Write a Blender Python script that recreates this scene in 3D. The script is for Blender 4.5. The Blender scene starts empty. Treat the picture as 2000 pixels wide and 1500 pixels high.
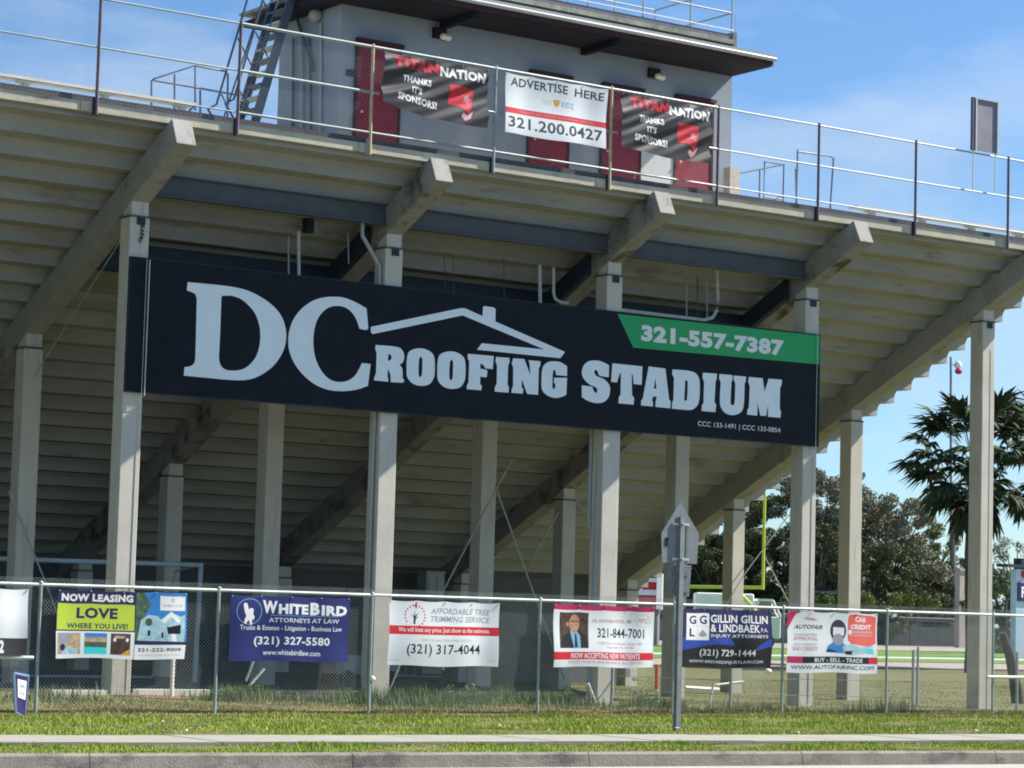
import bpy, math, random
import numpy as np
from mathutils import Vector, Matrix
random.seed(7); rng = np.random.default_rng(7)
S = bpy.context.scene; C = S.collection
# ------------------------------------------------------------------ camera
FPX, YAW, PIT, ROL = 4941.75, 0.60718, 0.08984, 0.02821
CP = Vector((-18.575, -37.269, 1.5))
_f = Vector((math.sin(YAW)*math.cos(PIT), math.cos(YAW)*math.cos(PIT), math.sin(PIT)))
_r = Vector((math.cos(YAW), -math.sin(YAW), 0)); _u = _r.cross(_f)
_c, _s = math.cos(ROL), math.sin(ROL)
CR = _c*_r + _s*_u; CU = -_s*_r + _c*_u; CF = _f
cam = bpy.data.cameras.new('camera'); co = bpy.data.objects.new('camera', cam); C.objects.link(co)
m = Matrix((CR, CU, -CF)).transposed().to_4x4(); m.translation = CP; co.matrix_world = m
cam.sensor_fit = 'HORIZONTAL'; cam.sensor_width = 36; cam.lens = FPX/2000*36
cam.clip_start = 0.5; cam.clip_end = 6000
S.camera = co
# ------------------------------------------------------------------ light
SUN = Vector((1.0, -0.252, 0.95)).normalized()
W = bpy.data.worlds.new('World'); S.world = W; W.use_nodes = True
nt = W.node_tree; nt.nodes.clear()
def wn(t, **k):
    n = nt.nodes.new(t)
    for a, b in k.items(): setattr(n, a, b)
    return n
sky = wn('ShaderNodeTexSky'); sky.sky_type = 'NISHITA'; sky.sun_disc = False
sky.sun_elevation = math.asin(SUN.z); sky.sun_rotation = math.atan2(SUN.x, SUN.y)
sky.altitude = 0; sky.air_density = 1.0; sky.dust_density = 0.05; sky.ozone_density = 4.0
tc = wn('ShaderNodeTexCoord')
mp = wn('ShaderNodeMapping'); mp.inputs['Scale'].default_value = (2.2, 2.2, 7.0); mp.inputs['Location'].default_value = (3.1, 0.6, 1.2)
nz = wn('ShaderNodeTexNoise'); nz.inputs['Scale'].default_value = 2.6; nz.inputs['Detail'].default_value = 7; nz.inputs['Roughness'].default_value = 0.55
cr = wn('ShaderNodeValToRGB'); cr.color_ramp.elements[0].position = 0.42; cr.color_ramp.elements[1].position = 0.74
cr.color_ramp.elements[1].color = (0.7, 0.7, 0.7, 1)
mx = wn('ShaderNodeMixRGB'); mx.blend_type = 'MIX'; mx.inputs[2].default_value = (6.5, 7.4, 8.6, 1)
tint = wn('ShaderNodeMixRGB', blend_type='MULTIPLY'); tint.inputs[0].default_value = 1; tint.inputs[2].default_value = (0.86, 1.07, 1.25, 1)
bg = wn('ShaderNodeBackground'); bg.inputs['Strength'].default_value = 0.054
wo = wn('ShaderNodeOutputWorld')
L = nt.links.new
L(tc.outputs['Generated'], mp.inputs[0]); L(mp.outputs[0], nz.inputs['Vector']); L(nz.outputs['Fac'], cr.inputs[0])
L(sky.outputs[0], tint.inputs[1]); L(tint.outputs[0], mx.inputs[1]); L(cr.outputs[0], mx.inputs[0]); L(mx.outputs[0], bg.inputs[0]); L(bg.outputs[0], wo.inputs[0])
sl = bpy.data.lights.new('sun', 'SUN'); sl.energy = 5.0; sl.angle = math.radians(0.53); sl.color = (1.0, 0.93, 0.83)
so = bpy.data.objects.new('sun', sl); C.objects.link(so); so.rotation_euler = SUN.to_track_quat('Z', 'Y').to_euler(); so.location = (30, -30, 40)
S.view_settings.view_transform = 'Standard'; S.view_settings.look = 'None'; S.view_settings.gamma = 1
S.view_settings.exposure = 1.1
try: S.cycles.filter_width = 1.9
except Exception: pass
S.view_settings.use_curve_mapping = False
# ------------------------------------------------------------------ helpers
def at(x, y, X=None, Y=None, Z=None, D=None):
    """the point of the place that photo pixel (x, y) sees on the plane X=, Y= or Z="""
    d = CF + CR*((x-1000)/FPX) - CU*((y-750)/FPX)
    if X is not None: t = (X-CP.x)/d.x
    elif Y is not None: t = (Y-CP.y)/d.y
    elif Z is not None: t = (Z-CP.z)/d.z
    else: t = D
    return CP + d*t
MATS = {}
def mat(name, col, rough=0.8, var=0.12, scale=3.0, bump=0.0, bscale=40.0, metal=0.0, col2=None, detail=5, spec=0.3,
        stain=None, sscale=(1, 1, 1), streak=0.0, em=0.0):
    if name in MATS: return MATS[name]
    M = bpy.data.materials.new(name); M.use_nodes = True; t = M.node_tree; n = t.nodes; l = t.links.new
    b = n['Principled BSDF']; b.inputs['Roughness'].default_value = rough; b.inputs['Metallic'].default_value = metal
    b.inputs['Specular IOR Level'].default_value = spec
    g = n.new('ShaderNodeNewGeometry')
    mpp = n.new('ShaderNodeMapping'); mpp.inputs['Scale'].default_value = sscale; l(g.outputs['Position'], mpp.inputs[0])
    z = n.new('ShaderNodeTexNoise'); z.inputs['Scale'].default_value = scale; z.inputs['Detail'].default_value = detail; z.inputs['Roughness'].default_value = 0.6
    l(mpp.outputs[0], z.inputs['Vector'])
    r = n.new('ShaderNodeValToRGB'); r.color_ramp.elements[0].position = 0.3; r.color_ramp.elements[1].position = 0.7
    c2 = col2 if col2 else tuple(min(1, c*(1+var)) for c in col)
    c1 = col if col2 else tuple(c*(1-var) for c in col)
    r.color_ramp.elements[0].color = (*c1, 1); r.color_ramp.elements[1].color = (*c2, 1)
    l(z.outputs['Fac'], r.inputs[0]); out = r.outputs[0]
    if stain:
        z2 = n.new('ShaderNodeTexNoise'); z2.inputs['Scale'].default_value = stain[1]; z2.inputs['Detail'].default_value = 8; z2.inputs['Roughness'].default_value = 0.7
        m2 = n.new('ShaderNodeMapping'); m2.inputs['Scale'].default_value = stain[3] if len(stain) > 3 else (1, 1, 1)
        l(g.outputs['Position'], m2.inputs[0]); l(m2.outputs[0], z2.inputs['Vector'])
        r2 = n.new('ShaderNodeValToRGB'); r2.color_ramp.elements[0].position = stain[2]; r2.color_ramp.elements[1].position = stain[2]+0.16
        l(z2.outputs['Fac'], r2.inputs[0])
        x = n.new('ShaderNodeMixRGB'); x.blend_type = 'MIX'; l(r2.outputs[0], x.inputs[0]); l(out, x.inputs[1]); x.inputs[2].default_value = (*stain[0], 1)
        out = x.outputs[0]
    l(out, b.inputs['Base Color'])
    if bump:
        z3 = n.new('ShaderNodeTexNoise'); z3.inputs['Scale'].default_value = bscale; z3.inputs['Detail'].default_value = 4; l(g.outputs['Position'], z3.inputs['Vector'])
        bp = n.new('ShaderNodeBump'); bp.inputs['Strength'].default_value = bump; bp.inputs['Distance'].default_value = 0.02
        l(z3.outputs['Fac'], bp.inputs['Height']); l(bp.outputs[0], b.inputs['Normal'])
    if em:
        b.inputs['Emission Color'].default_value = (*col, 1); b.inputs['Emission Strength'].default_value = em
    MATS[name] = M; return M
conc = mat('concrete', (0.57, 0.55, 0.485), 0.9, 0.08, 1.6, 0.3, 60, stain=((0.38, 0.355, 0.30), 1.7, 0.56, (4.0, 4.0, 0.35)))
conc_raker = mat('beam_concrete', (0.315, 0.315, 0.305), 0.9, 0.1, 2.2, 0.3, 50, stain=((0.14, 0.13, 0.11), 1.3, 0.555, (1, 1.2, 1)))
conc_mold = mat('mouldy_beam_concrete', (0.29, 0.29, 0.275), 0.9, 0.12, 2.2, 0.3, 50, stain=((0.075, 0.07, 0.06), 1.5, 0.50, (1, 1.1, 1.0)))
conc_deck = mat('deck_concrete', (0.365, 0.375, 0.37), 0.92, 0.14, 1.3, 0.4, 30, sscale=(0.35, 1, 1), stain=((0.19, 0.18, 0.15), 1.5, 0.56, (0.45, 1.5, 1.5)))
conc_edge = mat('edge_concrete', (0.50, 0.47, 0.38), 0.9, 0.12, 3, 0.3, 40, stain=((0.13, 0.12, 0.10), 2.4, 0.60, (0.4, 1, 2.0)))
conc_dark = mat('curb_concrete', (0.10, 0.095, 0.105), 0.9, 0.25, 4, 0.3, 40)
conc_walk = mat('walk_concrete', (0.28, 0.275, 0.245), 0.9, 0.08, 2.5, 0.2, 80, stain=((0.25, 0.24, 0.20), 0.9, 0.6))
conc_kerb = mat('kerb_concrete', (0.235, 0.212, 0.185), 0.92, 0.15, 5, 0.4, 40, stain=((0.10, 0.085, 0.08), 3.0, 0.5, (0.5, 1, 1)))
gutter = mat('gutter_concrete', (0.36, 0.34, 0.32), 0.9, 0.08, 3)
asphalt = mat('asphalt', (0.055, 0.055, 0.058), 0.9, 0.2, 60, 0.3, 200)
steel_blue = mat('slate_painted_steel', (0.085, 0.10, 0.12), 0.55, 0.12, 3, stain=((0.16, 0.18, 0.2), 2.5, 0.74))
steel_dark = mat('dark_painted_steel', (0.022, 0.034, 0.055), 0.6, 0.15, 2.5, stain=((0.14, 0.15, 0.16), 2.3, 0.76))
galv = mat('galvanised_steel', (0.50, 0.55, 0.55), 0.42, 0.12, 9, metal=0.35)
rail_grey = mat('shade_toned_rail_steel', (0.27, 0.32, 0.33), 0.5, 0.15, 7, metal=0.15)  # steel of the high rails, colour darkened for the shade on their undersides
post_green = mat('fence_post_steel', (0.30, 0.37, 0.36), 0.5, 0.15, 5, metal=0.2)
galv_white = mat('weathered_white_pipe', (0.62, 0.66, 0.64), 0.5, 0.12, 9)
rust = mat('rusty_post_steel', (0.13, 0.105, 0.135), 0.75, 0.3, 8, stain=((0.26, 0.12, 0.07), 7, 0.60), metal=0.1)
post_tan = mat('rust_stained_post', (0.50, 0.40, 0.27), 0.6, 0.2, 9, stain=((0.33, 0.17, 0.09), 6, 0.62))
pipe_grey = mat('grey_conduit', (0.36, 0.39, 0.40), 0.5, 0.1, 8)
pipe_blue = mat('pale_blue_conduit', (0.24, 0.40, 0.47), 0.5, 0.1, 8)
pipe_dark = mat('dark_conduit', (0.10, 0.11, 0.12), 0.6, 0.1, 8)
cable = mat('steel_cable', (0.42, 0.42, 0.38), 0.5, 0.2, 8, metal=0.3)
wire = mat('chain_link_wire', (0.40, 0.45, 0.44), 0.45, 0.15, 9, metal=0.4)
wire_dark = mat('chain_link_wire_top', (0.17, 0.18, 0.19), 0.5, 0.15, 9)
wall_paint = mat('grey_blue_wall_paint', (0.29, 0.335, 0.40), 0.85, 0.05, 2, 0.25, 90, stain=((0.25, 0.285, 0.35), 1.2, 0.6))
wall_light = mat('light_grey_panel', (0.55, 0.58, 0.59), 0.7, 0.05, 2)
door_red = mat('maroon_door_paint', (0.23, 0.018, 0.038), 0.55, 0.12, 3)
dark_trim = mat('dark_trim', (0.05, 0.022, 0.03), 0.7, 0.15, 4)
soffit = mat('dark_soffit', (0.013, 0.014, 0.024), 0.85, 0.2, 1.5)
fascia_white = mat('white_metal_fascia', (0.42, 0.45, 0.44), 0.35, 0.06, 3)
roof_grey = mat('grey_roof_metal', (0.28, 0.29, 0.31), 0.6, 0.1, 4)
timber_mossy = mat('mossy_platform_steel', (0.14, 0.16, 0.13), 0.9, 0.3, 6, col2=(0.34, 0.38, 0.32))
timber_dark = mat('dark_brown_joist', (0.055, 0.04, 0.035), 0.9, 0.25, 6)
black = mat('black_plastic', (0.012, 0.012, 0.014), 0.5, 0.1, 4)
lens_w = mat('frosted_lamp_lens', (0.75, 0.73, 0.62), 0.25, 0.05, 5, spec=0.6)
alu = mat('aluminium_plank', (0.55, 0.53, 0.50), 0.5, 0.1, 5, metal=0.2)
white = mat('white_paint', (0.80, 0.80, 0.78), 0.6, 0.05, 3)
class MB:
    def __init__(s): s.v = []; s.f = []
    def face(s, pts):
        i = len(s.v); s.v += [tuple(p) for p in pts]; s.f.append(tuple(range(i, i+len(pts)))); return s
    def hexa(s, p):
        i = len(s.v); s.v += [tuple(q) for q in p]
        for a in ((0, 3, 2, 1), (4, 5, 6, 7), (0, 1, 5, 4), (1, 2, 6, 5), (2, 3, 7, 6), (3, 0, 4, 7)): s.f.append(tuple(i+k for k in a))
        return s
    def box(s, x0, x1, y0, y1, z0, z1):
        return s.hexa([(x0, y0, z0), (x1, y0, z0), (x1, y1, z0), (x0, y1, z0), (x0, y0, z1), (x1, y0, z1), (x1, y1, z1), (x0, y1, z1)])
    def bar(s, p, q, w, h, up=(0, 0, 1)):
        p, q = Vector(p), Vector(q); d = (q-p).normalized(); a = d.cross(Vector(up))
        if a.length < 1e-4: a = d.cross(Vector((0, 1, 0)))
        a.normalize(); b = a.cross(d); a = a*w/2; b = b*h/2
        return s.hexa([p-a-b, p+a-b, q+a-b, q-a-b, p-a+b, p+a+b, q+a+b, q-a+b])
    def tube(s, pts, r, n=8, cap=True, r2=None):
        pts = [Vector(p) for p in pts]; rings = []
        for i, p in enumerate(pts):
            d = (pts[min(i+1, len(pts)-1)]-pts[max(i-1, 0)]).normalized()
            a = d.cross(Vector((0.13, 0.07, 0.99))); a = a if a.length > 0.05 else d.cross(Vector((0, 1, 0)))
            a.normalize(); b = d.cross(a); rr = r if r2 is None else r+(r2-r)*i/(len(pts)-1)
            if isinstance(r, (list, tuple)): rr = r[i]
            st = len(s.v); s.v += [tuple(p+(a*math.cos(k*2*math.pi/n)+b*math.sin(k*2*math.pi/n))*rr) for k in range(n)]; rings.append(st)
        for a, b in zip(rings, rings[1:]):
            for k in range(n): s.f.append((a+k, a+(k+1) % n, b+(k+1) % n, b+k))
        if cap: s.f.append(tuple(range(rings[0]+n-1, rings[0]-1, -1))); s.f.append(tuple(range(rings[-1], rings[-1]+n)))
        return s
    def prism(s, prof, x0, x1, ax='x'):
        n = len(prof); i = len(s.v)
        P = (lambda a, b, c: (c, a, b)) if ax == 'x' else ((lambda a, b, c: (a, c, b)) if ax == 'y' else (lambda a, b, c: (a, b, c)))
        s.v += [P(a, b, x0) for a, b in prof]+[P(a, b, x1) for a, b in prof]
        s.f.append(tuple(range(i+n-1, i-1, -1))); s.f.append(tuple(range(i+n, i+2*n)))
        for k in range(n): s.f.append((i+k, i+(k+1) % n, i+n+(k+1) % n, i+n+k))
        return s
    def sphere(s, c, r, n=10, sz=1.0):
        i = len(s.v); m_ = n//2
        for a in range(m_+1):
            th = math.pi*a/m_
            for k in range(n): ph = 2*math.pi*k/n; s.v.append((c[0]+r*math.sin(th)*math.cos(ph), c[1]+r*math.sin(th)*math.sin(ph), c[2]+r*sz*math.cos(th)))
        for a in range(m_):
            for k in range(n): s.f.append((i+a*n+k, i+a*n+(k+1) % n, i+(a+1)*n+(k+1) % n, i+(a+1)*n+k))
        return s
    def build(s, name, material, parent=None, smooth=False):
        off = Vector((0, 0, 0))
        p = parent
        while p is not None: off += p.location; p = p.parent
        me = bpy.data.meshes.new(name); me.from_pydata([(v[0]-off.x, v[1]-off.y, v[2]-off.z) for v in s.v], [], s.f)
        if smooth:
            me.polygons.foreach_set('use_smooth', [True]*len(me.polygons))
            if hasattr(me, 'set_sharp_from_angle'): me.set_sharp_from_angle(angle=0.7)
        bm_recalc(me)
        o = bpy.data.objects.new(name, me); C.objects.link(o)
        for mm in (material if isinstance(material, list) else [material]): me.materials.append(mm)
        if parent: o.parent = parent
        return o
import bmesh
def bm_recalc(me):
    b = bmesh.new(); b.from_mesh(me); bmesh.ops.recalc_face_normals(b, faces=b.faces); b.to_mesh(me); b.free()
def tag(o, label=None, cat=None, group=None, kind=None):
    if label: o['label'] = label
    if cat: o['category'] = cat
    if group: o['group'] = group
    if kind: o['kind'] = kind
    return o
def thing(name, loc, label, cat, group=None):
    o = bpy.data.objects.new(name, None); C.objects.link(o); o.location = loc; o.empty_display_size = 0.3
    return tag(o, label, cat, group)
def child(src, parent, loc):
    o = src.copy(); C.objects.link(o); o.parent = parent; o.location = loc; return o
def np_mesh(name, V, F, material, parent=None, kind=None):
    me = bpy.data.meshes.new(name); k = F.shape[1]
    me.vertices.add(len(V)); me.vertices.foreach_set('co', V.astype(np.float32).ravel())
    me.loops.add(F.size); me.loops.foreach_set('vertex_index', F.astype(np.int32).ravel())
    me.polygons.add(len(F)); me.polygons.foreach_set('loop_start', np.arange(0, F.size, k, dtype=np.int32)); me.polygons.foreach_set('loop_total', np.full(len(F), k, dtype=np.int32))
    me.update(calc_edges=True); me.materials.append(material)
    o = bpy.data.objects.new(name, me); C.objects.link(o)
    if parent: o.parent = parent
    if kind: o['kind'] = kind
    return o
def gz(x, y):
    t = min(1, max(0, (y+4.6)/4.0)); t = t*t*(3-2*t)
    return -0.12*(1-t)+t*(0.0-0.011*max(-10, min(24, x)))
KS, K0 = -0.094, -13.70        # kerb back-edge line: y = K0 + KS x
WS = -0.0715                   # sidewalk slope
# ------------------------------------------------------------------ setting
grass_g = mat('grass_ground', (0.095, 0.10, 0.03), 0.95, 0.3, 1.2, 0.5, 30, col2=(0.17, 0.155, 0.06), stain=((0.075, 0.10, 0.022), 0.5, 0.5))
xs = sorted(set([-2500, -900, -300, -120, -60, -40]+list(np.arange(-30, 40.1, 1.0))+[46, 55, 70, 90, 120, 160, 300, 900, 2500]))
ysr = sorted(set(list(np.arange(0, 16.1, 0.5))+[18, 21, 25, 30, 40, 60, 90, 130, 200, 400, 1200, 3500]))
V = []; F = []
for j, d in enumerate(ysr):
    for x in xs:
        y0 = K0+KS*max(-60, min(60, x))+0.17
        y = y0+d; V.append((x, y, gz(x, y)+(0.03 if 2.4 < 0 else 0)))
nx = len(xs)
for j in range(len(ysr)-1):
    for i in range(nx-1): F.append((j*nx+i, j*nx+i+1, (j+1)*nx+i+1, (j+1)*nx+i))
g = MB(); g.v = V; g.f = F; tag(g.build('ground', grass_g), 'dry green and straw coloured grass ground around the stadium', kind='structure')
def strip(x0, x1, f0, f1, z, name, material, parent=None, thick=0.0, n=1):
    b = MB(); 
    for i in range(n):
        a, c = x0+(x1-x0)*i/n, x0+(x1-x0)*(i+1)/n
        if thick: b.hexa([(a, f0(a), z-thick), (c, f0(c), z-thick), (c, f1(c), z-thick), (a, f1(a), z-thick), (a, f0(a), z), (c, f0(c), z), (c, f1(c), z), (a, f1(a), z)])
        else: b.face([(a, f0(a), z), (c, f0(c), z), (c, f1(c), z), (a, f1(a), z)])
    return b.build(name, material, parent)
kb = lambda x: K0+KS*max(-60, min(60, x))
tag(strip(-300, 300, lambda x: -90, lambda x: kb(x)-0.45, -0.262, 'road', asphalt, n=60), 'dark asphalt road in front of the kerb', kind='structure')
tag(strip(-60, 60, lambda x: kb(x)-0.75, lambda x: kb(x)+0.0, -0.256, 'gutter', gutter, n=1), 'pale concrete gutter strip along the kerb', kind='structure')
kroot = tag(strip(-60, 60, lambda x: kb(x)+0.02, lambda x: kb(x)+0.16, -0.12, 'kerb', conc_kerb, n=1, thick=0.18), 'worn grey brown concrete kerb along the road', kind='structure')
x = -16.0; i = 0
while x < 18:
    w = 3.02; b = MB()
    prof = lambda a: [(kb(a)+0.0, -0.26), (kb(a)+0.17, -0.26), (kb(a)+0.17, -0.092), (kb(a)+0.05, -0.090), (kb(a)+0.02, -0.115)]
    A = prof(x+0.006); B = prof(x+w-0.006); q = len(A)
    b.v = [(x+0.006, y, z) for y, z in A]+[(x+w-0.006, y, z) for y, z in B]
    b.f = [tuple(range(q)), tuple(range(2*q-1, q-1, -1))]+[(k, (k+1) % q, q+(k+1) % q, q+k) for k in range(q)]
    b.build('kerb_section', conc_kerb, kroot); x += w; i += 1
sw0 = lambda x: -11.72+WS*x; sw1 = lambda x: -10.28+WS*x
swr = tag(strip(-60, 60, lambda x: sw0(x)+0.02, lambda x: sw1(x)-0.02, -0.112, 'sidewalk', conc_walk, n=1, thick=0.05), 'pale concrete sidewalk between two strips of grass', kind='structure')
x = -18.0
while x < 20:
    b = MB(); a, c = x+0.006, x+1.5-0.006; dz = random.uniform(-0.004, 0.006); z = -0.075
    b.hexa([(a, sw0(a), z-0.05), (c, sw0(c), z-0.05), (c, sw1(c), z-0.05), (a, sw1(a), z-0.05), (a, sw0(a), z+dz), (c, sw0(c), z+dz), (c, sw1(c), z+dz), (a, sw1(a), z+dz)])
    b.build('paving_slab', conc_walk, swr); x += 1.5
# bare soil, slab under the stand, running track and field beyond
soil = mat('bare_soil', (0.20, 0.11, 0.055), 0.95, 0.25, 4, 0.4, 30)
b = MB(); n = 26; cx, cy = 0.55, -0.9; ring = []
for k in range(n):
    a = 2*math.pi*k/n; rr = 1+0.25*math.sin(3*a+1)+0.12*math.sin(7*a); px_, py_ = cx+1.25*rr*math.cos(a), cy+0.55*rr*math.sin(a); ring.append((px_, py_, gz(px_, py_)+0.012))
for k in range(n): b.face([(cx, cy, gz(cx, cy)+0.016), ring[k], ring[(k+1) % n]])
tag(b.build('bare_soil', soil), 'orange bare soil patch at the foot of a pillar', kind='structure')
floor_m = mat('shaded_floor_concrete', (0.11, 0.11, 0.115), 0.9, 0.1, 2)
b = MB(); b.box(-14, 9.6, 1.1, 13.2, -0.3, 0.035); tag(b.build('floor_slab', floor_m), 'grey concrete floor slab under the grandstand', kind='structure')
track_m = mat('tan_track', (0.33, 0.29, 0.25), 0.9, 0.08, 2); field_m = mat('green_field', (0.12, 0.22, 0.04), 0.95, 0.15, 0.5); line_m = mat('white_field_line', (0.6, 0.66, 0.55), 0.9, 0.05, 1)
def gstrip(y0, y1, z, name, m_, lab):
    b = MB(); 
    def h(y): return z
    b.face([(-150, y0, z), (400, y0, z), (400, y1, z), (-150, y1, z)]); tag(b.build(name, m_), lab, kind='structure')
gstrip(34.0, 45.0, -0.225, 'running_track', track_m, 'tan running track in front of the green field')
gstrip(46, 78, -0.221, 'playing_field', field_m, 'bright green playing field behind the grandstand')
gstrip(54, 57, -0.216, 'field_line', line_m, 'pale white line along the playing field')
gstrip(80, 104, -0.225, 'far_track', track_m, 'tan far straight of the track')
# ------------------------------------------------------------------ grandstand
BAY, RW, CW = 4.88, 3.961, 0.354
BX = {n: n*BAY for n in range(-3, 5)}; BX[0] -= 0.02; BX[1] += 0.03
RY = [0.0, 3.961, 7.922, 11.883]
zb = lambda y: 8.04-0.477*y            # underside of the raker beams
zd = lambda y: 8.565-0.477*y           # underside corners of the seating steps
X0, X1 = -16.5, 20.93
gs = thing('grandstand', (0, 0, 0), 'large concrete football grandstand seen from behind with stepped underside', 'grandstand')
for k in range(-2, 25):
    y = 0.06+0.5525*k; z = zd(y)+0.004; yn = y+0.5525-0.004
    b = MB()
    pr = [(y, z), (y+0.03, z-0.0), (yn, z), (yn, z+0.12), (y+0.12, z+0.12), (y+0.12, z+0.384), (y+0.003, z+0.384), (y+0.003, z+0.262), (y-0.075, z+0.262), (y-0.05, z+0.225), (y-0.02, z+0.19), (y, z+0.13)]
    if k == -2: pr = [(y, z), (yn, z), (yn, z+0.12), (y, z+0.12)]
    b.prism(pr, X0, X1, 'x'); b.build('seating_step', conc_deck, gs)
b = MB(); b.box(X0, X1, -1.08, 0.88, 9.185, 9.295); b.build('walkway_slab', conc_edge, gs)
x = X0; edge_x = [X0, -12.0, -7.0, -1.9, 3.2, 8.2, 13.2, 18.3, X1]
for a, c in zip(edge_x, edge_x[1:]):
    b = MB(); b.box(a+0.006, c-0.006, -1.2, -1.083, 9.145, 9.30); b.build('edge_beam', conc_edge, gs)
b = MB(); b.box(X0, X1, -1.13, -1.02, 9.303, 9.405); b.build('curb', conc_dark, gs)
for n in range(-3, 5):
    x1 = BX[n]; x0 = x1-CW
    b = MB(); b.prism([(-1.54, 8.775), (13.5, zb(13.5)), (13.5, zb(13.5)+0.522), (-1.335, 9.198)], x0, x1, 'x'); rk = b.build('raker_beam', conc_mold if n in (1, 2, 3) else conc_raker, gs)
    mo = rk.modifiers.new('bevel', 'BEVEL'); mo.width = 0.012; mo.segments = 2
    for k, y in enumerate(RY):
        zt = zb(y+CW)-0.10; g0 = -0.45
        b = MB(); b.box(x0, x1, y, y+CW, g0, zt); c = b.build('column', conc, gs)
        mo = c.modifiers.new('bevel', 'BEVEL'); mo.width = 0.012; mo.segments = 2
        b = MB(); b.box(x0+0.03, x1-0.02, y+0.02, y+CW-0.02, zt+0.03, zb(y+0.02)+0.05); b.build('column_head', conc, c)
        b = MB(); b.box(x0-0.012, x1+0.006, y-0.012, y+CW+0.012, zt, zt+0.03); b.build('bearing_plate', pipe_dark, c)
        if k == 0: b = MB(); b.box(x0+0.12, x0+0.26, y-0.03, y-0.0, zt-0.12, zt-0.0); b.build('bracket', steel_dark, c)
# horizontal steel beams that carry the press box
for n in range(0, 3):
    a, c = BX[n]+0.01, BX[n+1]-CW-0.01
    b = MB(); z0, z1 = 8.165, 8.535
    for zz in ((z0, z0+0.022), (z1-0.022, z1)): b.box(a, c, -0.04, 0.14, *zz)
    b.box(a, c, 0.035, 0.055, z0+0.022, z1-0.022)
    b.build('steel_beam', steel_blue, gs)
    b = MB(); z0, z1 = 7.12, 7.61
    for zz in ((z0, z0+0.022), (z1-0.022, z1)): b.box(a, c, 1.82, 2.06, *zz)
    b.box(a, c, 1.85, 1.87, z0+0.022, z1-0.022)
    b.build('steel_beam', steel_dark, gs)
    for yy in (0.6, 1.4):
        b = MB(); b.bar((a, yy, zb(yy)+0.18), (a+0.06, yy, zb(yy)-0.35), 0.05, 0.05) if 0 else None
# knee beams: dark steel running down along the rakers under the press box
for n in range(1, 4):
    x1 = BX[n]; b = MB(); y0, y1 = 0.5, 4.2
    b.prism([(y0, zb(y0)+0.02), (y1, zb(y1)+0.02), (y1, zb(y1)+0.40), (y0, zb(y0)+0.40)], x1-CW-0.12, x1-CW-0.012, 'x'); b.build('steel_beam', steel_dark, gs)
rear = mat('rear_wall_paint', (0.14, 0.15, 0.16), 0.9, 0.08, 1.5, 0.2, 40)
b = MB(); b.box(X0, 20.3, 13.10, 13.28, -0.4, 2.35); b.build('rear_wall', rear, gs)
for (a, c, z1) in ((2.6, 3.5, 1.9), (11.9, 13.0, 1.95), (7.3, 8.6, 1.75)):
    b = MB(); b.box(a, c, 13.04, 13.095, 0.0, z1); b.build('door', steel_dark, gs)
# conduits and pipes fixed on the columns
def pipe(pts, r, m_, name='conduit'):
    return MB().tube(pts, r, 8).build(name, m_, gs, True)
pipe([(-0.085, -0.085, 7.08), (-0.085, -0.085, 4.86), (-0.10, -0.004, 4.6), (-0.10, -0.004, -0.1)], 0.005, galv)
pipe([(-0.03, -0.08, 7.08), (-0.03, -0.08, 4.84)], 0.010, galv)
pipe([(4.13, 0.12, 8.2), (4.14, 0.12, 7.95), (4.50, 0.10, 7.45), (4.51, 0.10, 7.1), (4.50, 0.12, 4.0), (4.50, 0.12, 0)], 0.036, pipe_grey)
pipe([(9.46, 0.20, 6.0), (9.40, 0.20, -0.05)], 0.042, pipe_blue)
pipe([(9.36, 0.33, 6.0), (9.36, 0.33, 3.2), (9.42, 0.3, 2.9)], 0.03, pipe_grey)
pipe([(9.787, 0.03, 4.9), (9.787, 0.03, 0.0)], 0.020, galv_white)
pipe([(14.53, -0.09, 7.1), (14.53, -0.09, 4.8), (14.53, -0.004, 4.6), (14.53, -0.004, -0.1)], 0.006, galv)
pipe([(14.60, 0.05, 5.0), (14.60, 0.05, -0.1)], 0.02, pipe_grey)
pipe([(19.40, -0.002, 7.2), (19.40, -0.002, -0.3)], 0.006, conc)
pipe([(19.545, 0.04, 2.0), (19.545, 0.04, -0.3)], 0.016, pipe_grey)
for px, y0, y1, r, m_ in ((563, 462, 545, .016, pipe_grey), (583, 452, 550, .03, galv_white), (1054, 518, 600, .034, galv_white), (1340, 545, 620, .018, pipe_grey), (1362, 540, 620, .012, pipe_dark), (1380, 548, 622, .016, pipe_grey), (868, 500, 590, .008, pipe_dark), (885, 500, 590, .008, pipe_dark), (984, 505, 592, .008, pipe_dark), (680, 455, 515, .012, galv)):
    pipe([at(px, y0, Y=0.9), at(px+1, y1, Y=0.9)], r, m_)
pipe([at(1081, 522, Y=.9), at(1081, 572, Y=.9), at(1084, 583, Y=.9), at(1094, 590, Y=.9), at(1110, 592, Y=.9)], 0.030, galv_white)
pipe([at(1400, 528, Y=.9), at(1402, 585, Y=.9), at(1400, 606, Y=.9), at(1392, 620, Y=.9), at(1375, 625, Y=.9), at(1225, 607, Y=.9), at(1195, 603, Y=.9)], 0.034, galv_white)
b = MB(); p = at(597, 424, Y=.9); b.box(p.x, p.x+0.13, 0.85, 1.0, p.z-0.27, p.z); b.build('junction_box', steel_dark, gs)
b = MB(); p = at(612, 430, Y=.9); b.box(p.x, p.x+0.06, 0.85, 0.95, p.z-0.20, p.z-.02); b.build('junction_box', pipe_grey, gs)
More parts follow.
